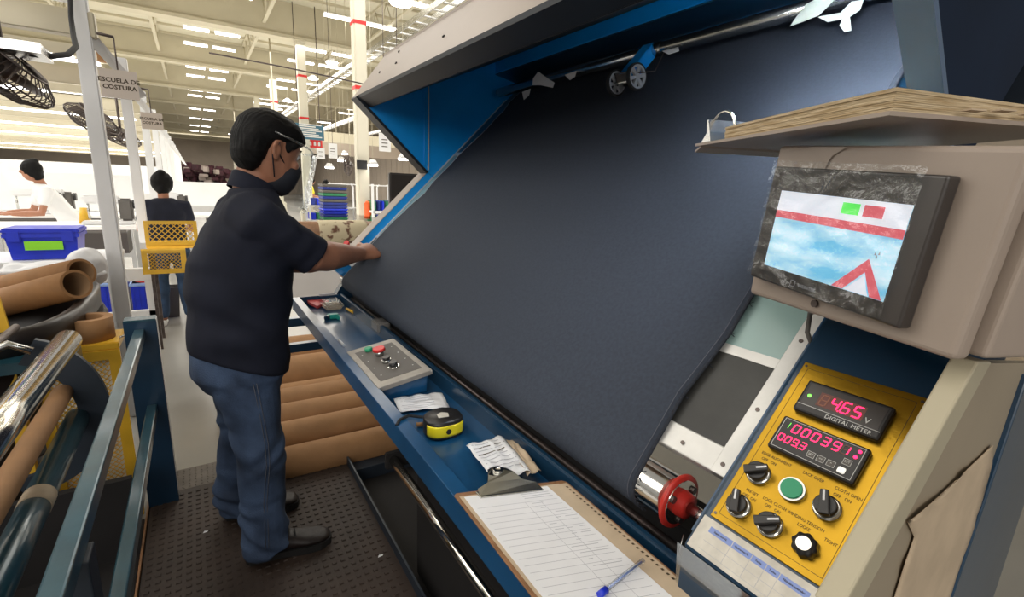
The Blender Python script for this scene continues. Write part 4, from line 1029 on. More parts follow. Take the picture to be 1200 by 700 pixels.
# flanges along the gusset's front edge
def flange(y0, y1, m, name, w_=.012):
    a = V((tip[0], 0, tip[1])); b = V((apex[0], 0, apex[1])); d = (b-a).normalized(); nn = V((-d.z, 0, d.x)); nn = nn if nn.x < 0 else -nn
    return MB().prism([(a.x, y0, a.z), (b.x, y0, b.z), (b.x+nn.x*w_, y0, b.z+nn.z*w_), (a.x+nn.x*w_, y0, a.z+nn.z*w_)], (0, y1-y0, 0), m).build(name, mc)
flange(YL-.012, YL+.07, 'hood_dark', 'gusset_flange')
a_ = V((.70, 1.86)); 
MB().prism([(x, YL-.007, z) for x, z in ((.945, 1.62), (.962, 1.62), (.962, 2.00), (.945, 1.99))], (0, .007, 0), 'bright_blue').build('panel_seam', mc)
MB().box((.963, YL-.009, 1.60), (.968, YL, 2.0), 'alu').build('seam_strip', mc)
# side frame below the gusset: blue inner face, pale top
def sframe(x0, x1, y0, y1, h0, h1, m, name): return MB().prism([SP(x0, y0, h0), SP(x1, y0, h0), SP(x1, y0, h1), SP(x0, y0, h1)], (0, y1-y0, 0), m).build(name, mc)
sframe(.53, .99, YL, YL+.09, -.06, sk, 'bright_blue', 'side_frame')
MB().box((1.60, .335, 1.7), (1.62, YL, 2.36), 'hood_dark').build('rear_panel', mc)
sframe(.53, .985, YL-.001, YL+.092, sk, sk+.003, 'hood_gray', 'side_cover')  # grey sheet: light reflected by the frame's flat top put into its colour
MB().prism([(.50, YL, .80), (1.05, YL, .80), (1.05, YL, 0), (1.2, YL, 0), (1.2, YL, 1.72), (.54, YL, 1.06), (.50, YL, 1.0)], (0, .05, 0), 'navy').build('side_panel', mc)
bev(MB().box((.50, YL-.02, .80), (.535, YL, 1.0), 'tray_blue').build('bracket', mc), .002)
bev(MB().box((1.10, YL-.06, 0), (1.2, YL, .9), 'navy').build('leg', mc), .002)
bev(MB().box((1.10, YN, 0), (1.2, YN+.06, .9), 'navy').build('leg', mc), .002)
for z in (.80, .66): bev(MB().box((.10, YL+.35, z-.02), (1.1, YL+.39, z+.025), 'navy').build('cross_bar', mc), .002)
for yy in (YL+.35,): bev(MB().box((1.1, YL, .6), (1.14, yy+.04, .9), 'navy').build('cross_bar', mc), .002)
# right gusset + outer side
gr = [tip, apex, (.985, 1.58), (1.0, .9), (1.7, .9), (1.7, 2.5), (1.33, 2.45)]
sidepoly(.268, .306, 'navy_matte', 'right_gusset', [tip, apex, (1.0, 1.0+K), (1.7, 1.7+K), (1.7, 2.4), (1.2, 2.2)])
flange(.266, .306, 'tray_blue', 'gusset_flange')
slab(.98, 1.50, .306, YN+.001, -.02, -.001, 'navy', 'side_filler')
# hood: grey outer face, dark underside, top sheet, beam
g0 = V((.632, 0, 1.898)); gd_ = V((.60, 0, .80)); gl = .285*.85
hood = MB()
g1 = g0+gd_*gl
hood.prism([(g0.x, .272, g0.z), (g1.x, .272, g1.z), (g1.x+.01, .272, g1.z-.01), (g0.x+.012, .272, g0.z-.004)], (0, YL+.07-.272, 0), 'hood_gray')
ho = hood.build('hood_face', mc)
for yy in (2.13, 1.93, 1.50, 1.05, .6):
    c = g0+gd_*gl*.42+V((0, yy, 0)); MB().cyl(c, c+V((-.003, 0, .0022)), .005, 'matte_black', 10).build('rivet', ho)
for yy in (2.05, 1.3):
    c = g0+gd_*gl*.8+V((0, yy, 0)); MB().cyl(c, c+V((-.003, 0, .0022)), .005, 'matte_black', 10).build('rivet', ho)
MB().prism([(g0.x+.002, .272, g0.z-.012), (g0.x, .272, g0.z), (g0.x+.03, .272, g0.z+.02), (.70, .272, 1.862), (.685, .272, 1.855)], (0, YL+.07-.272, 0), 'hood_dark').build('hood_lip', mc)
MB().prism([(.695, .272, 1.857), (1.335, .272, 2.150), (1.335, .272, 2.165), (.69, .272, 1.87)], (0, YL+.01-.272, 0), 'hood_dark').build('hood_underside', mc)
MB().prism([(g1.x, .272, g1.z), (1.7, .272, 2.4), (1.7, .272, 2.41), (g1.x, .272, g1.z+.01)], (0, YL+.07-.272, 0), 'hood_gray').build('hood_top', mc)
bev(MB().prism([(1.328, .335, 2.150), (1.328, .335, 2.094), (1.50, .335, 2.064), (1.50, .335, 2.2)], (0, YL-.335, 0), 'bright_blue').build('hood_beam', mc), .002)
MB().prism([(1.332, .335, 2.093), (1.50, .335, 2.063), (1.50, .335, 2.058), (1.332, .335, 2.088)], (0, YL-.335, 0), 'navy').build('beam_shade_strip', mc)  # underside of the same blue beam; its shade is put in as navy
MB().cyl((1.42, .335, 2.045), (1.42, YL, 2.045), .008, 'tray_blue', 10).build('thin_rail', mc)
MB().box((1.46, .7, 2.03), (1.47, 2.14, 2.062), 'kraft').build('cardboard_strip', mc)
MB().box((1.459, 1.95, 2.03), (1.471, 1.965, 2.062), 'exit_red').build('red_tape', mc)
lamp = MB().bevbox((.93, .31, 1.950), (.97, .56, 1.966), 'white_paint', .004).build('lamp_housing', mc)
MB().cyl((.95, .325, 1.915), (.95, .545, 1.915), .013, 'hood_tube', 14).build('lamp_tube', lamp, label='glowing fluorescent tube under the hood')
for yy in (.32, .55): MB().box((.935, yy-.008, 1.895), (.965, yy+.008, 1.955), 'white_paint').build('lamp_holder', lamp)
# chrome rod in front of the cloth
ra_ = PY(584, 109, YL-.05); rb_ = PX(933, 17, ra_.x); print('rod', ra_, rb_)
RX, RZz = ra_.x, ra_.z
MB().cyl((RX, .335, RZz), (RX, YL-.06, RZz), .021, 'steel', 28).build('guide_rod', mc)
# rollers
AX, AZ = .561, 1.082
rl = MB().cyl((AX, .375, AZ), (AX, YL-.0, AZ), .034, 'chrome', 40).build('front_roller', mc)
fl = MB(); prof = [(.385, .034), (.384, .040), (.381, .042), (.377, .041), (.376, .032), (.375, .020), (.362, .018), (.361, .010)]
rings = [[V((AX+r*math.cos(2*PI*i/32), y, AZ+r*math.sin(2*PI*i/32))) for i in range(32)] for y, r in prof]
fl.loft(rings, 'red_plastic'); fo = fl.build('roller_flange', rl, label='red plastic flange of the roller')
for i in range(3):
    t = 2*PI*i/3+.5; MB().cyl((AX+.027*math.cos(t), .377, AZ+.027*math.sin(t)), (AX+.027*math.cos(t), .371, AZ+.027*math.sin(t)), .0055, 'dark_steel', 10).build('bolt', rl)
MB().cyl((AX, .30, AZ), (AX, .365, AZ), .009, 'steel', 16).build('axle', rl)
MB().cyl((AX, YL-.003, AZ), (AX, YL+.01, AZ), .030, 'red_plastic', 24).build('far_cap', rl)
MB().tube([(AX-.02, .352, AZ-.03), (AX-.035, .345, AZ-.05), (AX-.03, .33, AZ-.07)], .0008, 'steel', 5).build('wire_end', rl)
# apron behind tray, steel bar, dark gap
MB().prism([(.525, .28, 1.022), (.531, .28, 1.022), (.575, .28, .985), (.575, .28, .97), (.525, .28, .97)], (0, YL-.29, 0), 'navy').build('apron', mc)
MB().cyl((.575, .3, .992), (.575, YL-.02, .992), .008, 'dark_steel', 12).build('lower_bar', mc)
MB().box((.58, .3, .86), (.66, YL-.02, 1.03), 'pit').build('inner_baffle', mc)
# tray
TZ = 1.02
ty0, ty1 = .20, 2.235
tray = MB().box((.345, ty0, .972), (.525, ty1, .978), 'tray_blue').build('tray_floor', mc)
bev(MB().prism([(.317, ty0, TZ), (.317, ty0, TZ-.05), (.322, ty0, TZ-.05), (.322, ty0, TZ-.004), (.343, ty0, TZ-.004), (.343, ty0, .972), (.347, ty0, .972), (.347, ty0, TZ)], (0, ty1-ty0, 0), 'tray_blue').build('tray_rim', mc), .0012)
bev(MB().prism([(.521, ty0, .972), (.521, ty0, TZ), (.536, ty0, TZ), (.536, ty0, .972)], (0, ty1-ty0, 0), 'navy').build('tray_back_wall', mc), .0015)
MB().box((.317, ty1, .965), (.536, ty1+.004, TZ), 'tray_blue').build('tray_end_wall', mc)
c = PX(445, 372, .53); MB().bevbox((.512, c.y-.03, .99), (.560, c.y+.05, 1.029), 'poly_gray', .006).build('tape_wrapped_joint', mc, label='tape wrapped joint on the tray wall')
# base and dark pit beneath tray
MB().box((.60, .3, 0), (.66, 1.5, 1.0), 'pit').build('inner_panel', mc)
bev(MB().box((.54, 2.20, .0), (1.2, 2.34, .118), 'dull_navy').build('floor_beam', mc), .003)
MB().box((.54, .3, 0), (1.1, 2.2, .05), 'pit').build('dark_floor_sheet', mc)  # near-black sheet added over the floor to keep the space underneath dark
lr = MB().cyl((.495, .4, .594), (.495, 1.452, .594), .016, 'chrome', 24).build('lower_roller', mc)
MB().bevbox((.47, 1.452, .56), (.60, 1.475, .62), 'pit', .004).build('roller_bracket', lr)
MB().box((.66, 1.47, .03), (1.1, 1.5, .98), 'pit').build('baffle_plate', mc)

# ---- cloth
fb = MB()
def cloth():
    prof = []   # (x,z) from the top down to under the roller
    for x in [1.50-.046*i for i in range(20)]: prof.append((x, x+K+.006*1.414))
    r = .0405
    for i in range(13):
        t = R_(135+i*12.5); prof.append((AX+r*math.cos(t), AZ+r*math.sin(t)))
    prof += [(.60, 1.02), (.62, .98)]
    yr = lambda x: .432+.02*max(0, (x-.6))*-.3
    rows = []
    N = 110
    for k, (x, z) in enumerate(prof):
        row = []
        if x > .60: yl = 2.19-max(0, (x-.6))*.09 if x < 1.15 else 2.14
        else: yl = 2.19
        yl += .012*math.sin(x*19)+.006*math.sin(x*47)
        y0 = .435+.004*math.sin(x*33)
        for j in range(N+1):
            y = y0+(yl-y0)*j/N
            wv = .0025*noise.noise(V((x*3, y*2.2, 0)))+(.004*max(0, 1-abs(y-yl)/.06)*math.sin(x*31) if x > .62 else 0)+(.003*max(0, 1-abs(y-y0)/.02))
            if x <= .62: wv = .0008
            row.append(V((x, y, z))+n_*(abs(wv)))
        rows.append(row)
    return rows
rows = cloth()
cl = MB().sheet(rows, 'fabric').build('denim_cloth', label='wide sheet of dark indigo cloth drawn over the slanted table and round the front roller', cat='cloth')
md = cl.modifiers.new('s', 'SOLIDIFY'); md.thickness = .0016; md.offset = 1
e = MB().tube([r[0]+n_*.002 for r in rows[:-2]], .0030, 'fabric_edge', 6); e.add([], [], 'fabric_edge')
random.seed(3)
for r in rows[:-3]:
    for k in range(2):
        p = r[0]+V((0, -.001, 0)); e.tube([p, p+V((random.uniform(-.004, .004), -.007, random.uniform(-.004, .004)))], .0006, 'fabric_edge', 4)
so_ = e.build('selvedge', None); so_.parent = cl; setp(so_, 'frayed selvedge along the right edge')
MB().tube([r[0]+V((0, .010, 0))+n_*.0035 for r in rows[:-2]], .0007, 'stitch', 5).build('edge_stitch', None).parent = cl
MB().tube([r[-1]+n_*.003 for r in rows[:-2]], .0012, 'form_gray', 6).build('selvedge', None).parent = cl

# ---- length counter wheels clamped to the rod
c0 = PX(737, 92, RX-.03)
cy = c0.y; lc = thing('length_counter', (RX, cy, RZz), 'small blue length counter with two spoked measuring wheels clamped to the chrome rod', 'counter')
def wheel(c, r, name='wheel'):
    c = V(c); mb = MB(); mb.pipe(c+V((0, -.006, 0)), c+V((0, .006, 0)), r, r*.82, 'matte_black', 'wheel_gray', 32); mb.pipe(c+V((0, -.0065, 0)), c+V((0, .0065, 0)), r*.86, r*.74, 'wheel_gray', 'wheel_gray', 32)
    mb.cyl(c+V((0, -.008, 0)), c+V((0, .008, 0)), r*.22, 'wheel_gray', 16)
    for i in range(6):
        t = 2*PI*i/6+.3; d = V((math.cos(t), 0, math.sin(t))); p = V((-d.z, 0, d.x))
        mb.prism([c+d*r*.2-p*r*.09+V((0, -.004, 0)), c+d*r*.78-p*r*.16+V((0, -.004, 0)), c+d*r*.78+p*r*.16+V((0, -.004, 0)), c+d*r*.2+p*r*.09+V((0, -.004, 0))], (0, .008, 0), 'wheel_gray')
    return mb.build(name, lc)
wa = PX(746, 90, RX-.10); wb_ = PX(722, 95, RX-.10); rw = .042
print('wheels', wa, wb_)
wheel(wa, rw); wheel((wa.x+.004, wa.y+.095, wa.z-.004), rw)
MB().bevbox((wa.x-.02, wa.y+.02, wa.z-.018), (wa.x+.022, wa.y+.085, wa.z+.02), 'steel', .006).build('counter_body', lc)
bev(MB().prism([(wa.x-.02, wa.y+.02, wa.z+.01), (wa.x+.02, wa.y+.02, wa.z-.01), (RX+.012, wa.y+.02, RZz-.012), (RX-.012, wa.y+.02, RZz+.022)], (0, .05, 0), 'bright_blue').build('blue_cover', lc), .004)
MB().tube([(wa.x+.0, wa.y-.005, wa.z+.01), (wa.x+.05, wa.y-.03, wa.z+.02), (RX-.0, wa.y-.025, RZz+.004)], .002, 'dark_steel', 6).build('spring_wire', lc)
MB().pipe((RX, wa.y-.01, RZz), (RX, wa.y+.03, RZz), .023, .0172, 'steel', 'steel', 20).build('clamp_collar', lc)
def scrap(pts, m, name, label, cat='tape'):
    mb = MB(); c = sum((V(p) for p in pts), V((0, 0, 0)))/len(pts)+n_*.004
    P = [V(p) for p in pts]; k = len(P)
    mb.add(P+[c], [(i, (i+1) % k, k) for i in range(k)], m); o = mb.build(name, label=label, cat=cat)
    md = o.modifiers.new('s', 'SOLIDIFY'); md.thickness = .0012; return o
def PR(u_, v_, dx=-.02): return PX(u_, v_, RX+dx)
scrap([PR(932, 22), PR(945, 5), PR(962, -4), PR(978, 0), PR(960, 18), PR(940, 26), PR(926, 31)], 'tape_white', 'paper_tape', 'pale torn tape stuck on the rod, left of the knotted strip at the top')
scrap([PR(958, 20), PR(985, 15), PR(998, 2), PR(1012, 0), PR(1008, 12), PR(996, 20), PR(998, 36), PR(990, 38), PR(984, 30), PR(990, 22), PR(970, 26)], 'tape_white', 'paper_tape', 'knotted strip of pale tape hanging from the rod at the top')
scrap([PR(625, 92), PR(631, 84), PR(642, 92), PR(650, 97), PR(648, 103), PR(634, 100), PR(624, 100)], 'paper', 'paper_tape', 'torn white tape at the left end of the rod')
scrap([PR(612, 108), PR(622, 104), PR(620, 112), PR(614, 117)], 'paper', 'paper_tape', 'tiny white tape tail hanging below the left end of the rod')
scrap([PR(662, 88), PR(676, 83), PR(674, 90), PR(668, 94)], 'paper', 'paper_tape', 'small white tape patch on the rod left of the counter')
scrap([PR(776, 60), PR(795, 55), PR(796, 60), PR(784, 64)], 'paper', 'paper_tape', 'small white tape patch on the rod right of the counter')

# red pull knob on the far side frame
a = PY(408, 287, 2.28); o = thing('pull_knob', a, 'small red knob with white stem by the man\'s hand at the table side', 'knob')
MB().cyl(a, a+V((-.012, -.01, .012)), .010, 'red_button', 16, .013).build('cap', o); MB().cyl(a+V((.014, .01, -.014)), a, .006, 'paper', 10).build('stem', o)

# ================================================================ CONTROL CONSOLE
KC = .619
def CPx(u_, v_): return PS(u_, v_, KC)
O = PS(833, 600, KC); EA = V((0, -1, 0)); EB = s_
def Q(a, b, h=0): return O+EA*a+EB*b+n_*h
cs = thing('control_console', Q(.07, 0, -.3), 'blue control console with gold plate, red digital meters and black switches', 'control console')
def qbox(a0, a1, b0, b1, h0, h1, m, name, parent=cs, bv=None, **kw):
    mb = MB().prism([Q(a0, b0, h0), Q(a1, b0, h0), Q(a1, b1, h0), Q(a0, b1, h0)], n_*(h1-h0), m); o = mb.build(name, parent, **kw)
    return bev(o, bv) if bv else o
qbox(-.010, .158, -.055, .50, -.12, -.002, 'navy', 'housing', bv=.006)
qbox(-.0215, -.008, -.030, .50, -.12, -.026, 'tray_blue', 'side_ledge')
MB().prism([Q(-.008, -.055, -.004), Q(.158, -.055, -.004), Q(.158, -.10, -.10), Q(-.008, -.10, -.10)], (0, .0, -.06), 'navy').build('front_skirt', cs)
gp_ = qbox(.002, .138, -.004, .244, -.002, .0015, 'gold', 'gold_plate', bv=.0006)
def nbox(mb, a0, a1, b0, b1, h0, h1, m): mb.prism([Q(a0, b0, h0), Q(a1, b0, h0), Q(a1, b1, h0), Q(a0, b1, h0)], n_*(h1-h0), m)
# engraved border and lettering on the plate
mb = MB()
for a0, a1, b0, b1 in ((.010, .130, .004, .0045), (.010, .130, .235, .2355), (.0095, .010, .004, .235), (.130, .1305, .004, .235)): nbox(mb, a0, a1, b0, b1, .0015, .0017, 'ink')
mb.build('engraved_border', gp_)
mb = MB()
for s, a, b in (('EDGE ALIGNMENT', .034, .100), ('LACK OVER', .078, .100), ('OFF   ON', .028, .093), ('PRE-SET', .030, .0475), ('OFF  ON', .030, .0405), ('LOCK CLOTH WINDING TENSION', .078, .0490), ('OFF   ON', .058, .0425), ('OFF   ON', .112, .0925), ('LOOSE', .094, .042), ('TIGHT', .122, .042), ('CLOTH OPEN', .115, .100)):
    textmb(mb, s, .0054, Q(a, b, .0013), EA, EB, 'ink', sx=.82, bold=-.00002)
mb.build('engraved_lettering', gp_, kind='stuff')
for a, b in ((.006, .002), (.134, .002), (.006, .238), (.134, .238)): MB().cyl(Q(a, b, .0015), Q(a, b, .0022), .0018, 'dark_steel', 10).build('plate_screw', gp_)
SEG = {'0': 'abcdef', '1': 'bc', '3': 'abgcd', '4': 'fgbc', '5': 'afgcd', '6': 'afgedc', '9': 'abcdfg', '8': 'abcdefg'}
def digit(mb, ch, a, b, w_, h_, m, hh, sl=.10):
    t = w_*.19
    def seg(p, q):
        (x0, y0), (x1, y1) = p, q; dx, dy = x1-x0, y1-y0; L = math.hypot(dx, dy); px, py = -dy/L*t/2, dx/L*t/2
        ins = t*.35; x0 += dx/L*ins; x1 -= dx/L*ins; y0 += dy/L*ins; y1 -= dy/L*ins
        P = [(x0-px, y0-py), (x1-px, y1-py), (x1+px, y1+py), (x0+px, y0+py)]
        mb.prism([Q(a+x+y*sl, b+y, hh) for x, y in P], n_*.0004, m)
    pts = {'a': ((0, h_), (w_, h_)), 'g': ((0, h_/2), (w_, h_/2)), 'd': ((0, 0), (w_, 0)), 'f': ((0, h_/2), (0, h_)), 'b': ((w_, h_/2), (w_, h_)), 'e': ((0, 0), (0, h_/2)), 'c': ((w_, 0), (w_, h_/2))}
    for s in SEG[ch]: seg(*pts[s])
# meters
def meter(a0, a1, b0, b1, name, label):
    o = qbox(a0, a1, b0, b1, .0015, .012, 'black_plastic', name, bv=.003, label=label)
    return o
m1 = meter(.0225, .1185, .1685, .2155, 'voltage_meter', 'black meter showing 4.65 V in red digits')
mb = MB(); nbox(mb, .028, .113, .1790, .2105, .0120, .0123, 'bezel'); nbox(mb, .025, .116, .1785, .1791, .0120, .0126, 'white_print'); mb.build('display_window', m1)
mb = MB(); nbox(mb, .044, .095, .1835, .203, .0123, .0125, 'led_off')
digit(mb, '8', .0465, .1855, .0075, .0145, 'led_amber', .0126)
mb.build('unlit_segments', m1)
mb = MB()
for ch, a in (('4', .0590), ('6', .0710), ('5', .0835)): digit(mb, ch, a, .1855, .0078, .0150, 'led_red', .0127)
nbox(mb, .0686, .0700, .1848, .1862, .0127, .0131, 'led_red'); mb.build('lit_digits', m1)
mb = MB(); textmb(mb, 'DIGITAL METER', .0075, Q(.085, .1735, .012), EA, EB, 'white_print', sx=.95); textmb(mb, 'V', .0105, Q(.1005, .1865, .0123), EA, EB, 'white_print'); mb.build('print', m1)
mb = MB(); mb.cyl(Q(.0335, .1925, .012), Q(.0335, .1925, .0132), .0022, 'led_green', 12); mb.build('green_light', m1)
m2 = meter(.0195, .1175, .1080, .1560, 'counter_meter', 'black counter showing 000391 and 0093 in red digits')
mb = MB()
for a0, a1, b0, b1 in ((.0235, .1135, .1115, .1120), (.0235, .1135, .1525, .1530), (.0235, .0240, .1115, .1530), (.1130, .1135, .1115, .1530)): nbox(mb, a0, a1, b0, b1, .012, .0123, 'white_print')
mb.build('frame_line', m2)
mb = MB()
for i, ch in enumerate('000391'):
    digit(mb, ch, .0365+i*.0115-(.002 if i == 5 else 0), .1375, .0068, .0110, 'led_red', .0122)
for i, ch in enumerate('0093'): digit(mb, ch, .0265+i*.0088, .1215, .0055, .0090, 'led_red', .0122)
nbox(mb, .0505, .0515, .1208, .1218, .0122, .0126, 'led_red')
for a, b in ((.1090, .1475), (.1075, .1395)): mb.cyl(Q(a, b, .0122), Q(a, b, .0128), .0020, 'led_red', 12)
mb.build('lit_digits', m2)
mb = MB(); digit(mb, '1', .0290, .1400, .002, .0085, 'led_green', .0122); mb.build('green_mark', m2)
mb = MB(); digit(mb, '8', .0920, .1375, .0068, .0110, 'led_off', .0121); mb.build('unlit_segments', m2)
for k, (a, b) in enumerate(((.068, .1205), (.079, .1205), (.090, .1205), (.102, .1185), (.103, .1300))):
    mb = MB()
    if k == 3: mb.bevbox((0, 0, 0), (.008, .0075, .0012), 'steel', .0008, T=lambda p, a=a, b=b: Q(a+p.x-.004, b+p.y-.004, .012+p.z))
    else:
        for a0, a1, b0, b1 in ((-.0043, .0043, -.0038, -.0034), (-.0043, .0043, .0034, .0038), (-.0043, -.0039, -.0038, .0038), (.0039, .0043, -.0038, .0038)): nbox(mb, a+a0, a+a1, b+b0, b+b1, .012, .0123, 'white_print')
        nbox(mb, a-.0037, a+.0037, b-.0032, b+.0032, .012, .0122, 'bin_gray'); textmb(mb, ('SET', '<<', '^', '', 'RST')[k], .0035, Q(a, b, .0122), EA, EB, 'white_print')
    mb.build('key', m2)
# knobs
def selector(a, b, ang, label=None):
    mb = MB(); mb.cyl(Q(a, b, .0015), Q(a, b, .007), .0150, 'steel', 28, .0142); mb.cyl(Q(a, b, .007), Q(a, b, .0085), .0142, 'chrome', 28, .0125)
    o = mb.build('selector_switch', cs, label=label)
    d = EA*math.cos(ang)+EB*math.sin(ang); p = -EA*math.sin(ang)+EB*math.cos(ang); c = Q(a, b, .0085)
    kb = MB(); kb.cyl(c-n_*.001, c+n_*.007, .0122, 'black_plastic', 28, .0115)
    kb.prism([c+d*(-.013)-p*.0055+n_*.0065, c+d*.015-p*.0042+n_*.0065, c+d*.015+p*.0042+n_*.0065, c+d*(-.013)+p*.0055+n_*.0065], n_*.0065, 'black_plastic')
    bev(kb.build('knob', o), .0012)
    MB().prism([c+d*(.002)-p*.0011+n_*.0130, c+d*.0140-p*.0011+n_*.0130, c+d*.0140+p*.0011+n_*.0130, c+d*(.002)+p*.0011+n_*.0130], n_*.0006, 'paper').build('pointer_line', o)
selector(.026, .0721, R_(35)); selector(.026, .024, R_(110)); selector(.065, .024, R_(35)); selector(.105, .0735, R_(112))
mb = MB(); mb.cyl(Q(.067, .0735, .0015), Q(.067, .0735, .008), .0150, 'steel', 28, .0142); o = mb.build('push_button', cs)
MB().cyl(Q(.067, .0735, .006), Q(.067, .0735, .0105), .0125, 'green_button', 28, .0115).build('green_cap', o, label='green push button cap')
c = Q(.105, .024); mb = MB(); rg = []
for h, k in ((.0015, 1), (.011, .95), (.0135, .85)):
    rg.append([c+n_*h+(EA*math.cos(2*PI*i/48)+EB*math.sin(2*PI*i/48))*.0130*k*(1+.07*math.cos(8*2*PI*i/48)) for i in range(48)])
mb.loft(rg, 'black_plastic'); o = mb.build('dial_knob', cs, label='fluted black dial with a silver centre'); MB().cyl(c+n_*.0135, c+n_*.0145, .0075, 'chrome', 24).build('dial_centre', o)
# label strip under the plate
lb = qbox(-.004, .140, -.050, -.007, -.002, .0005, 'label_white', 'label_strip', label='worn white label strip with blue boxes')
mb = MB()
for a0, a1 in ((.010, .040), (.041, .064), (.065, .081), (.082, .096), (.097, .128)): nbox(mb, a0, a1, -.0225, -.0150, .0005, .0008, 'label_blue')
for a, s in ((.025, 'Supervisor N.'), (.0525, 'Operacion N.'), (.073, 'Fecha'), (.089, 'Turno'), (.1125, 'Nombre operador')): textmb(mb, s, .0036, Q(a, -.0188, .0006), EA, EB, 'ink', sx=.85)
for a in (.040, .064, .081, .096): nbox(mb, a, a+.0004, -.045, -.0225, .0005, .0007, 'form_gray')
nbox(mb, .010, .128, -.034, -.0336, .0005, .0007, 'form_gray'); nbox(mb, .010, .128, -.045, -.0446, .0005, .0007, 'form_gray')
mb.build('label_print', lb)
mb = MB().prism([Q(-.014, -.055, .002), Q(.150, -.055, .002), Q(.150, -.115, -.075), Q(-.014, -.115, -.075)], n_*.001, 'smooth_film')
mb.build('clear_cover', cs)
# cable between the console and the terminal
MB().tube([PS(952, 405, .60), PS(946, 390, .61), PS(948, 375, .63)+V((0, 0, .01)), PS(958, 365, .66)], .0035, 'bin_gray', 8).build('cable', cs)
qbox(.156, .160, -.05, .50, -.10, .001, 'navy', 'edge_strip', bv=.001)

# cream cabinet, navy post and wrapped goods at the right edge
def PYp(pts, y): return [PY(u_, v_, y) for u_, v_ in pts]
cb_ = thing('cream_cabinet', (.8, .15, 0), 'cream steel side cabinet with paper taped on, right of the gold plate', 'cabinet')
P = PYp([(1150, 426), (1222, 426), (1120, 720), (990, 720)], .118)
MB().prism(P, (0, .012, 0), 'cabinet_cream').build('side_plate', cb_)
P = PYp([(1147, 424), (1163, 424), (1002, 720), (984, 720)], .116)
bev(MB().prism(P, (0, .02, 0), 'cabinet_lip').build('front_lip', cb_), .002)
lf_ = [(1110, 574), (1064, 612), (1072, 630), (1060, 665), (1042, 722)]; rt_ = [(1164, 522), (1163, 545), (1152, 585), (1140, 630), (1108, 722)]
rws = []
for j in range(17):
    t = j/16*4; k = min(int(t), 3); fr_ = t-k
    l = V((*lf_[k], 0)).lerp(V((*lf_[k+1], 0)), fr_); r = V((*rt_[k], 0)).lerp(V((*rt_[k+1], 0)), fr_)
    rws.append([PY(l.x+(r.x-l.x)*i/11, l.y+(r.y-l.y)*i/11, .1155-.004*abs(noise.noise(V((i*.35, j*.3, 4))))) for i in range(12)])
o = MB().sheet(rws, 'paper_tan').build('taped_paper', cb_)
o.modifiers.new('s', 'SOLIDIFY').thickness = .0008
P = PYp([(1206, 440), (1250, 440), (1158, 720), (1110, 720)], .112)
bev(MB().prism(P, (0, .01, 0), 'navy').build('guard_post', label='dark blue slanted post at the right edge of the picture', cat='post'), .002)
a = PY(1185, 620, .3); MB().bevbox((a.x-.1, .28, .55), (a.x+.7, .5, 1.35), 'paper_tan', .02).build('wrapped_carton', label='tan wrapped carton behind the blue post at the right edge', cat='carton')

# ================================================================ TOUCHSCREEN TERMINAL AND BINDER
eu = (V((.003, -.079, .997))).normalized(); er = V((-.3263, -.9424, -.0737)); er = (er-eu*er.dot(eu)).normalized(); en = er.cross(eu)   # en points back to the viewer side
TL = CP+ray(912, 198)*.62
def TPt(a, b, h=0): return TL+er*a+eu*b+en*h
ter = thing('touchscreen_terminal', TPt(.12, -.17, -.06), 'taupe steel box with a film-covered touchscreen, mounted above the gold console', 'terminal')
def tbox(a0, a1, b0, b1, h0, h1, m, name, parent, bv=None, **kw):
    mb = MB().prism([TPt(a0, b0, h0), TPt(a1, b0, h0), TPt(a1, b1, h0), TPt(a0, b1, h0)], en*(h1-h0), m); o = mb.build(name, parent, **kw)
    return bev(o, bv, 3) if bv else o
hs = MB().prism([TPt(-.012, -.172, -.03), TPt(.252, -.158, -.03), TPt(.252, .030, -.03), TPt(-.020, .030, -.03)], en*.020, 'taupe').build('front_door', ter); bev(hs, .006, 3)
hs2 = MB().prism([TPt(-.008, -.166, -.15), TPt(.262, -.152, -.15), TPt(.262, .026, -.15), TPt(-.012, .026, -.15)], en*.119, 'taupe').build('housing', ter); bev(hs2, .004, 3)
bz = tbox(.0, .209, -.143, .003, -.010, .006, 'bezel', 'bezel', ter, .003)
sc = tbox(.022, .187, -.122, -.026, .006, .0066, 'scr_sky', 'screen', bz)
mb = MB()
def tb2(a0, a1, b0, b1, m, h=.0066): mb.prism([TPt(a0, b0, h), TPt(a1, b0, h), TPt(a1, b1, h), TPt(a0, b1, h)], en*.0003, m)
tb2(.022, .187, -.050, -.026, 'scr_white'); tb2(.022, .187, -.059, -.050, 'scr_red')
tb2(.113, .134, -.043, -.031, 'scr_green', .0069); tb2(.139, .161, -.043, -.031, 'scr_red', .0069)
mb.prism([TPt(.128, -.122, .0066), TPt(.141, -.122, .0066), TPt(.158, -.100, .0066), TPt(.172, -.122, .0066), TPt(.185, -.122, .0066), TPt(.160, -.083, .0066)], en*.0004, 'scr_red') if False else None
for P4 in ([(.126, -.1215), (.140, -.1215), (.160, -.098), (.160, -.084)], [(.172, -.1215), (.185, -.1215), (.160, -.084), (.160, -.098)]):
    mb.prism([TPt(a, b, .0069) for a, b in P4], en*.0003, 'scr_red')
mb.prism([TPt(a, b, .0069) for a, b in [(.142, -.1215), (.170, -.1215), (.160, -.102)]], en*.0003, 'scr_white')
for a, b in ((.164, -.079), (.166, -.082), (.168, -.078)): mb.prism([TPt(a, b, .0069), TPt(a+.002, b, .0069), TPt(a+.001, b+.004, .0069)], en*.0003, 'label_white')
mb.build('screen_graphics', bz)
mb = MB(); textmb(mb, 'WEINTEK', .006, TPt(.095, -.134, .006), er, eu, 'form_gray'); tb_ = None
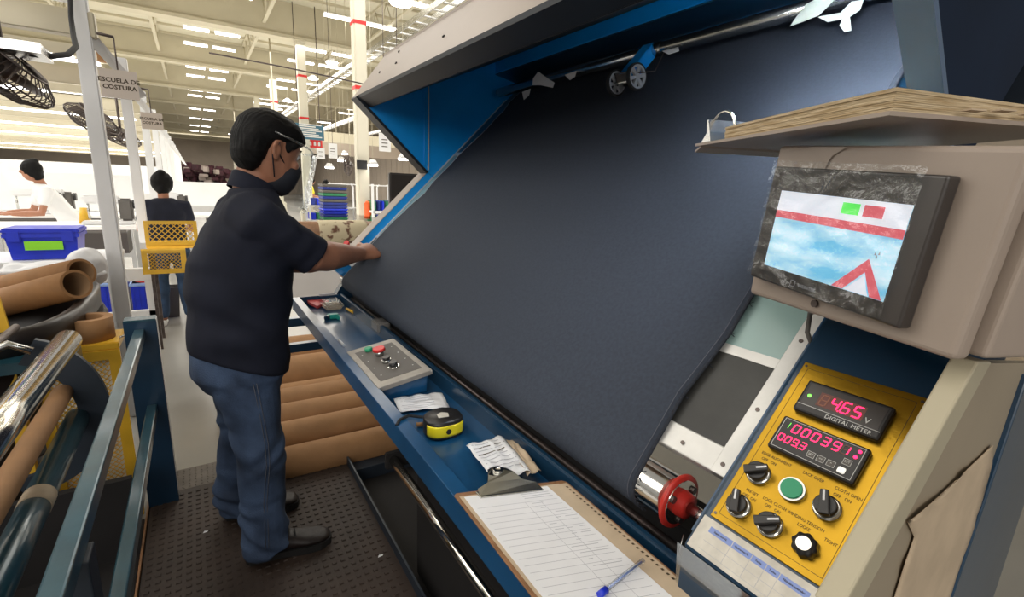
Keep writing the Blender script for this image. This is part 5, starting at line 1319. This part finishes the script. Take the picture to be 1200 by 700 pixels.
for a0, a1, b0, b1 in ((.070, .077, -.1375, -.1370), (.070, .077, -.1305, -.1300), (.070, .0705, -.1375, -.1300), (.0765, .077, -.1375, -.1300)): mb.prism([TPt(a0, b0, .006), TPt(a1, b0, .006), TPt(a1, b1, .006), TPt(a0, b1, .006)], en*.0003, 'form_gray')
mb.build('maker_mark', bz)
# creased clear film over the screen
rowsf = []
random.seed(5)
for j in range(56):
    r = []
    for i in range(72):
        a = .001+.190*i/71; b = -.140+.150*j/55
        h = .0085+.0035*abs(noise.noise(V((a*22, b*26, 2))))+.0007*noise.noise(V((a*70, b*70, 9)))+.003*max(0, 1-abs(noise.noise(V((a*16, b*20, 21))))*7)
        if b < -.14: a -= .0
        r.append(TPt(a, b, max(h, .0078)))
    rowsf.append(r)
MB().sheet(rowsf, 'film').build('protective_film', bz)
c = TPt(.098, -.152, -.010); MB().cyl(c, c+en*.003, .0045, 'dark_steel', 14).build('lock_screw', ter)
c = PY(1135, 408, .12)
# mounting neck
MB().prism([TPt(.10, -.19, -.145), TPt(.20, -.19, -.145), TPt(.20, -.14, -.145), TPt(.10, -.14, -.145)], en*.02, 'navy').build('mounting_neck', ter)

BZ = 1.605
A_, B_, C2, D_ = V((.693, .514, 0)), V((.556, .212, 0)), V((.78, .115, 0)), V((.917, .417, 0))
bd = thing('ring_binder', (A_+C2)/2+V((0, 0, BZ)), 'worn ring binder crammed with yellowed pages lying on the touchscreen box', 'binder')
def lp(a, b, z): return A_.lerp(B_, a)*(1-b)+D_.lerp(C2, a)*b+V((0, 0, z))
MB().prism([lp(-.02, -.03, BZ-.003), lp(1.03, -.03, BZ-.003), lp(1.03, 1.03, BZ-.003), lp(-.02, 1.03, BZ-.003)], (0, 0, .004), 'taupe').build('lower_cover', bd)
random.seed(11)
for k in range(12):
    z = BZ+.001+k*.0016; e0 = random.uniform(.0, .008)
    bow = .0
    P0 = []
    mb = MB(); r1 = []; r2 = []
    for i in range(9):
        t = i/8; zz_ = z+.004*(k/11)*math.sin(t*PI*.5)
        r1.append((t, zz_))
    pts_t = [lp(.16+e0*.6+(.84-e0)*t, .02+e0, zz_) for t, zz_ in r1]; pts_b = [lp(.16+e0*.6+(.84-e0)*t, .98, zz_) for t, zz_ in r1]
    pts_b = [p-V((0, 0, .008*k/11)) for p in pts_b]; top_t = [p+V((0, 0, .0016)) for p in pts_t]; top_b = [p+V((0, 0, .0016)) for p in pts_b]
    mb.sheet([pts_t, pts_b], 'page_edge'); mb.sheet([top_t, top_b], 'page_edge'); mb.sheet([pts_t, top_t], 'page_edge'); mb.sheet([pts_b, top_b], 'page_edge')
    mb.add([pts_t[0], pts_b[0], top_b[0], top_t[0]], [(0, 1, 2, 3)], 'page_edge'); mb.add([pts_t[-1], pts_b[-1], top_b[-1], top_t[-1]], [(0, 1, 2, 3)], 'page_edge')
    for q in range(len(mb.sm)): mb.sm[q] = False
    mb.build('page_bundle', bd)
for k, (a, z) in enumerate(((1.02, .006), (1.02, .008), (1.02, .007))):
    c = lp(a, .30+k*.14, BZ+z); MB().prism([c, c+(C2-B_).normalized()*.018, c+(C2-B_).normalized()*.018+(B_-A_).normalized()*.01, c+(B_-A_).normalized()*.01], (0, 0, .0015), 'paper_tan').build('index_tab', bd)
for b in (.05, .5, .9):
    c = lp(.10, b, BZ+.016); ax = (B_-A_).normalized()
    MB().tube([c+ax*.034*math.cos(t)+V((0, 0, .030*math.sin(t))) for t in [PI*1.0*i/12 for i in range(13)]], .0022, 'chrome', 8).build('ring', bd)
c = lp(.03, .0, BZ+.002)
MB().prism([lp(.02, -.02, BZ+.002), lp(.10, -.02, BZ+.002), lp(.085, -.02, BZ+.016), lp(.06, -.02, BZ+.035), lp(.05, -.02, BZ+.034), lp(.06, -.02, BZ+.015)], (lp(0, .3, 0)-lp(0, 0, 0)), 'steel').build('ring_mechanism', bd)
MB().prism([lp(-.03, -.02, BZ-.012), lp(.02, -.02, BZ-.006), lp(.02, 1, BZ-.006), lp(-.03, 1, BZ-.012)], (0, 0, .003), 'taupe').build('spine_flap', bd)
# tape holding the binder to the box
MB().prism([TPt(.03, .028, -.0085), TPt(.085, .028, -.0085), TPt(.068, .018, -.0085), TPt(.062, .002, -.0085), TPt(.052, .018, -.0085)], en*.0006, 'taupe').build('hanging_tape', bd)

# ================================================================ THINGS IN THE TRAY
TF = .9785
# push-button box
a, b, c, d = PZ(416, 415, 1.035), PZ(453, 391, 1.045), PZ(500, 430, 1.045), PZ(451, 458, 1.03)
print('box', a, b, c, d)
bx = thing('push_button_box', (.42, 1.22, TF), 'small steel-faced push-button box with red stop button sitting in the tray', 'control box')
x0, x1, yy0, yy1 = .347, .485, PZ(475, 440, 1.04).y, PZ(435, 403, 1.04).y
print(yy0, yy1)
def BT(a, b, h=0):   # a along -Y 0..1, b along +X 0..1 on the tilted face
    base = V((x0+(x1-x0)*b, yy1+(yy0-yy1)*a, 1.022+.022*b)); return base+V((-.157, 0, .988))*h
mb = MB().prism([(x0+.01, yy0+.005, TF), (x1-.005, yy0+.005, TF), (x1-.002, yy0+.005, 1.040), (x0+.003, yy0+.005, 1.018)], (0, yy1-yy0-.01, 0), 'tray_blue'); bev(mb.build('housing', bx), .003)
fc = MB().prism([BT(-.03, -.03, -.012), BT(1.03, -.03, -.012), BT(1.03, 1.03, -.012), BT(-.03, 1.03, -.012)], V((-.157, 0, .988))*.013, 'brushed').build('face_plate', bx); bev(fc, .002)
MB().prism([BT(.08, .09, .001), BT(.92, .09, .001), BT(.92, .91, .001), BT(.08, .91, .001)], V((-.157, 0, .988))*.0006, 'bin_gray').build('label_panel', bx)
nb_ = V((-.157, 0, .988))
mb = MB().cyl(BT(.13, .36, .001), BT(.13, .36, .012), .011, 'green_button', 20); mb.build('green_button', bx)
mb = MB().cyl(BT(.34, .47, .001), BT(.34, .47, .018), .012, 'steel', 20); mb.cyl(BT(.34, .47, .018), BT(.34, .47, .026), .0185, 'red_button', 28, .0165); mb.build('stop_button', bx, label='red mushroom stop button')
mb = MB().cyl(BT(.55, .47, .001), BT(.55, .47, .010), .013, 'steel', 20); mb.cyl(BT(.55, .47, .010), BT(.55, .47, .018), .011, 'black_plastic', 20); mb.build('selector', bx)
mb = MB().cyl(BT(.70, .50, .001), BT(.70, .50, .016), .013, 'black_plastic', 20, .011); mb.cyl(BT(.70, .50, .001), BT(.70, .50, .004), .016, 'chrome', 20); mb.build('selector', bx)
mb = MB()
for a in (.2, .4, .6, .8):
    for b in (.18, .82): mb.cyl(BT(a, b, .0016), BT(a, b, .002), .0018, 'white_print', 8)
mb.build('print_dots', bx)
# clipboard
cbd = thing('clipboard', (.39, .45, 1.03), 'brown clipboard with ruled form and metal clip lying across the tray near end', 'clipboard')
CA, CB2 = V((.313, .628, 1.026)), V((.485, .568, 1.028)); ce = (CB2-CA).normalized(); cd = V((ce.y, -ce.x, 0)).normalized(); 
if cd.y > 0: cd = -cd
cd = (PZ(625, 700, 1.026)-PZ(530, 577, 1.026)).normalized(); cn = ce.cross(cd); cn = cn if cn.z > 0 else -cn
def CL(a, b, h=0): return CA+ce*a+cd*b+cn*h
bev(MB().prism([CL(0, .006), CL(.006, 0), CL(.19, 0), CL(.196, .006), CL(.196, .34), CL(0, .34)], cn*.003, 'hardboard').build('board', cbd), .0008)
MB().prism([CL(.006, .012, .0032), CL(.178, .010, .0032), CL(.178, .33, .0032), CL(.006, .33, .0032)], cn*.0008, 'paper_tan').build('backing_sheet', cbd, label='tan paper sheet under the form')
MB().prism([CL(.178, .012, .003), CL(.192, .010, .003), CL(.192, .33, .003), CL(.178, .33, .003)], cn*.0008, 'paper_tan').build('folded_card', cbd)
pp = MB().prism([CL(.012, .016, .004), CL(.155, .014, .004), CL(.160, .33, .004), CL(.010, .33, .004)], cn*.0008, 'paper').build('form_sheet', cbd)
mb = MB()
for k in range(18):
    b = .050+.0135*k*(1 if k < 3 else 1); mb.prism([CL(.018, b, .0048), CL(.150, b, .0048), CL(.150, b+.0006, .0048), CL(.018, b+.0006, .0048)], cn*.0001, 'form_gray')
for a in (.095, .120): mb.prism([CL(a, .05, .0048), CL(a+.0005, .05, .0048), CL(a+.0005, .29, .0048), CL(a, .29, .0048)], cn*.0001, 'form_gray')
random.seed(9)
for k in range(40):
    a = random.uniform(.098, .145); b = .052+.0135*random.randrange(12)+.003; L = random.uniform(.006, .016)
    mb.prism([CL(a, b, .0048), CL(a+L, b, .0048), CL(a+L, b+.001, .0048), CL(a, b+.001, .0048)], cn*.0001, 'form_gray')
for b in (.028, .034, .040): mb.prism([CL(.10, b, .0048), CL(.148, b, .0048), CL(.148, b+.0012, .0048), CL(.10, b+.0012, .0048)], cn*.0001, 'form_gray')
mb.build('form_lines', pp, kind='stuff')
mb = MB()
for k in range(26): mb.prism([CL(.184, .02+k*.009, .0038), CL(.1875, .02+k*.009, .0038), CL(.1875, .024+k*.009, .0038), CL(.184, .024+k*.009, .0038)], cn*.0001, 'ink')
mb.build('card_lettering', cbd, kind='stuff')
# metal clip, lever shape
cx_ = .088
prof = [(-.052, .006), (-.050, -.008), (-.030, -.016), (-.022, -.030), (-.016, -.044), (-.006, -.050), (.006, -.050), (.016, -.044), (.022, -.030), (.030, -.016), (.050, -.008), (.052, .006)]
mb = MB()
def clh(b): return .006+.016*max(0, min(1, (-b)/.03))
vs0 = [CL(cx_+a, b+.016, clh(b)) for a, b in prof]
mb.prism(vs0, cn*.0014, 'steel'); o = mb.build('clip_plate', cbd)
mb = MB().prism([CL(cx_-.054, .008, .004), CL(cx_+.054, .008, .004), CL(cx_+.054, .026, .004), CL(cx_-.054, .026, .004)], cn*.0035, 'steel'); bev(mb.build('clip_jaw', cbd), .0015)
mb = MB().pipe(CL(cx_, -.024, .020), CL(cx_, -.024, .0255), .0085, .0045, 'chrome', 'chrome', 20); mb.build('clip_eyelet', cbd)
MB().cyl(CL(cx_-.028, -.002, .010), CL(cx_+.028, -.002, .010), .004, 'chrome', 12).build('clip_spring', cbd)
# pen
pa, pb = PZ(703, 697, 1.036), PZ(754, 657, 1.040)
pen = thing('ballpoint_pen', pa, 'clear ballpoint pen with blue cap lying on the clipboard form', 'pen')
d = (pb-pa).normalized()
MB().cyl(pa+d*.010, pb, .0033, 'clear_plastic', 8).build('barrel', pen); MB().cyl(pa+d*.012, pb-d*.004, .0014, 'label_blue', 8).build('ink_tube', pen); MB().cyl(pa-d*.002, pa+d*.012, .0042, 'bin_blue', 12, .0046).build('cap', pen)
# folded receipt
def sheet_obj(name, corners, h, m, label, cat, amp=.003, n=14, lines=None, seed=1):
    a, b, c, d = corners; rows_ = []
    for j in range(n):
        r = []
        for i in range(n):
            s, t = i/(n-1), j/(n-1); p = a.lerp(b, s).lerp(d.lerp(c, s), t)
            r.append(p+V((0, 0, h+amp*abs(noise.noise(V((s*3+seed, t*3, seed))))*2+amp*.5)))
        rows_.append(r)
    o = thing(name, (a+c)/2+V((0, 0, h)), label, cat)
    s_o = MB().sheet(rows_, m).build('sheet', o); md = s_o.modifiers.new('s', 'SOLIDIFY'); md.thickness = .0006; md.offset = -1
    if lines:
        mb = MB()
        for (s0, s1, t, th) in lines:
            i = t*(n-1); j0 = min(int(i), n-2); fr_ = i-j0
            def at(s, tt):
                x = s*(n-1); i0 = min(int(x), n-2); fx = x-i0; y_ = tt*(n-1); k0 = min(int(y_), n-2); fy = y_-k0
                return rows_[k0][i0].lerp(rows_[k0][i0+1], fx).lerp(rows_[k0+1][i0].lerp(rows_[k0+1][i0+1], fx), fy)+V((0, 0, .0006))
            kk = 6
            for q in range(kk):
                sa = s0+(s1-s0)*q/kk; sb = s0+(s1-s0)*(q+1)/kk
                mb.add([at(sa, t), at(sb, t), at(sb, t+th), at(sa, t+th)], [(0, 1, 2, 3)], 'ink' if th > .02 else 'form_gray')
        mb.build('print_lines', s_o, kind='stuff')
    return o
sheet_obj('paper_slip', [PZ(461, 470, TF), PZ(518, 463, TF), PZ(527, 481, TF), PZ(468, 486, TF)], .004, 'paper', 'small white paper slip between the push-button box and the tape measure', 'paper', .004, lines=[(.1+.1*(k % 2), .75, .15+k*.11, .02) for k in range(7)], seed=4)
sheet_obj('receipt', [PZ(546, 527, TF+.01), PZ(590, 517, TF+.015), PZ(622, 558, TF+.03), PZ(580, 570, TF+.03)], .006, 'paper', 'crumpled printed receipt leaning at the head of the clipboard', 'paper', .006, lines=[(.08, .9, .08+k*.09, .024 if k in (1, 3) else .016) for k in range(9)], seed=7)
sheet_obj('paper_bag', [PZ(582, 517, TF+.01), PZ(604, 521, TF+.015), PZ(634, 556, TF+.03), PZ(618, 562, TF+.03)], .003, 'paper_tan', 'tan crumpled paper wrapper under the printed receipt', 'wrapper', .007, seed=9)
# tape measure
tm = thing('tape_measure', PZ(518, 505, TF), 'yellow and black tape measure resting in the tray', 'tape measure')
tc = PZ(519, 507, TF); tcx = tc.x; tcy = tc.y
def tmring(r, z, k=1.0): 
    return [V((tcx+r*math.copysign(abs(math.cos(t))**.75, math.cos(t)), tcy+r*.86*math.copysign(abs(math.sin(t))**.75, math.sin(t)), z)) for t in [2*PI*i/32 for i in range(32)]]
R0 = .043
MB().loft([tmring(R0*.92, TF+.0005), tmring(R0, TF+.005), tmring(R0, TF+.038), tmring(R0*.93, TF+.043)], 'black_plastic').build('case', tm)
yb2 = MB(); rr0 = [tmring(R0*1.025, TF+.008), tmring(R0*1.035, TF+.012), tmring(R0*1.035, TF+.030), tmring(R0*1.02, TF+.034)]
i0, i1 = 17, 30
yb2.sheet([[r[i] for i in range(i0, i1)] for r in rr0], 'tape_yellow'); o = yb2.build('yellow_band', tm); o.modifiers.new('s', 'SOLIDIFY').thickness = .002
c = V((tcx-.004, tcy-R0*.86*1.04, TF+.021)); MB().cyl(c, c+V((0, -.002, 0)), .006, 'matte_black', 10).build('emblem', tm, label='small black emblem on the yellow band')
MB().add([V((tcx-.015, tcy-.01, TF+.0435)), V((tcx+.008, tcy-.014, TF+.0435)), V((tcx+.014, tcy+.004, TF+.0435)), V((tcx+.002, tcy+.014, TF+.0435)), V((tcx-.012, tcy+.008, TF+.0435))], [(0, 1, 2, 3, 4)], 'label_white').build('worn_label', tm)
MB().bevbox((tcx+.028, tcy+.012, TF+.022), (tcx+.048, tcy+.024, TF+.036), 'black_plastic', .003).build('blade_lock', tm)
MB().tube([V((tcx-.028, tcy+.018, TF+.036)), V((tcx-.045, tcy+.032, TF+.035)), V((tcx-.07, tcy+.03, TF+.045)), V((.33, tcy+.02, TZ+.003)), V((.318, tcy+.005, TZ+.001))], .0035, 'matte_black', 8).build('wrist_strap', tm)
a = PZ(488, 498, TF+.006); MB().cyl(a, a+V((.014, -.004, 0)), .005, 'kraft', 10).build('wood_peg', label='tiny wooden peg beside the tape measure', cat='peg')
# teal trimmer, pink sleeve, clear bag, cutter, marker
c = PZ(392, 373, TF)
o = thing('thread_snips', c, 'teal plastic thread snips lying at the far end of the tray', 'snips')
MB().bevbox((-.035, -.012, 0), (.022, .016, .018), 'teal_plastic', .005, T=lambda p: c+V((p.x*.8, p.y*1.4+.0, p.z))).build('handle', o)
MB().bevbox((.0, -.035, 0), (.018, .0, .014), 'teal_plastic', .005, T=lambda p: c+V((p.x, p.y, p.z))).build('grip', o)
MB().cyl(c+V((-.036, -.02, .008)), c+V((-.014, .004, .010)), .011, 'steel', 14, .007).build('blade', o)
a, b, c_, d = PZ(356, 351, TF+.02), PZ(385, 355, TF+.01), PZ(372, 362, TF+.0), PZ(362, 357, TF+.01)
MB().prism([a, b, c_, d], (0, 0, .012), 'pink_plastic').build('red_folder', label='red triangular folder at the far left corner of the tray', cat='folder')
c = PZ(388, 362, TF); mb = MB()
o = thing('clear_pouch', c, 'clear zip pouch of small tan parts at the tray far end', 'pouch')
lo = MB().bevbox((c.x-.03, c.y-.03, TF+.001), (c.x+.045, c.y+.05, TF+.022), 'paper_tan', .008).build('contents', o)
MB().bevbox((c.x-.035, c.y-.035, TF+.0005), (c.x+.05, c.y+.10, TF+.032), 'clear_plastic', .01).build('film', o)
MB().bevbox((c.x-.03, c.y+.09, TF+.04), (c.x+.04, c.y+.096, TF+.05), 'paper', .001).build('zip', o)
a, b = PZ(397, 399, TF+.006), PZ(403, 405, TF+.006); MB().cyl(a, b, .005, 'paper', 10).build('chalk_stub', label='white chalk stub by the tray front rim', cat='chalk')
a, b = PZ(406, 362, TF+.006), PZ(414, 366, TF+.006); MB().cyl(a, b, .006, 'yellow_paint', 10).build('brass_fitting', label='little brass fitting near the tray back wall', cat='fitting')
for k, (u_, v_) in enumerate(((474, 466), (478, 462))):
    a = PZ(u_, v_, TF+.003); MB().ball(a, .0035, 'steel', 8, 5).build('small_nut', label='tiny bright nut in the tray, the %s of the two by the push-button box' % ('nearer' if k == 0 else 'farther'), cat='nut')

bpy.data.scenes.remove(TMP)
for o in bpy.data.objects:
    if 'label' in o and not 4 <= len(o['label'].split()) <= 16: print('LABEL', o.name, len(o['label'].split()), o['label'])
for o in bpy.data.objects:
    if '_o' in o: del o['_o']

print('time', time.time()-T0_)
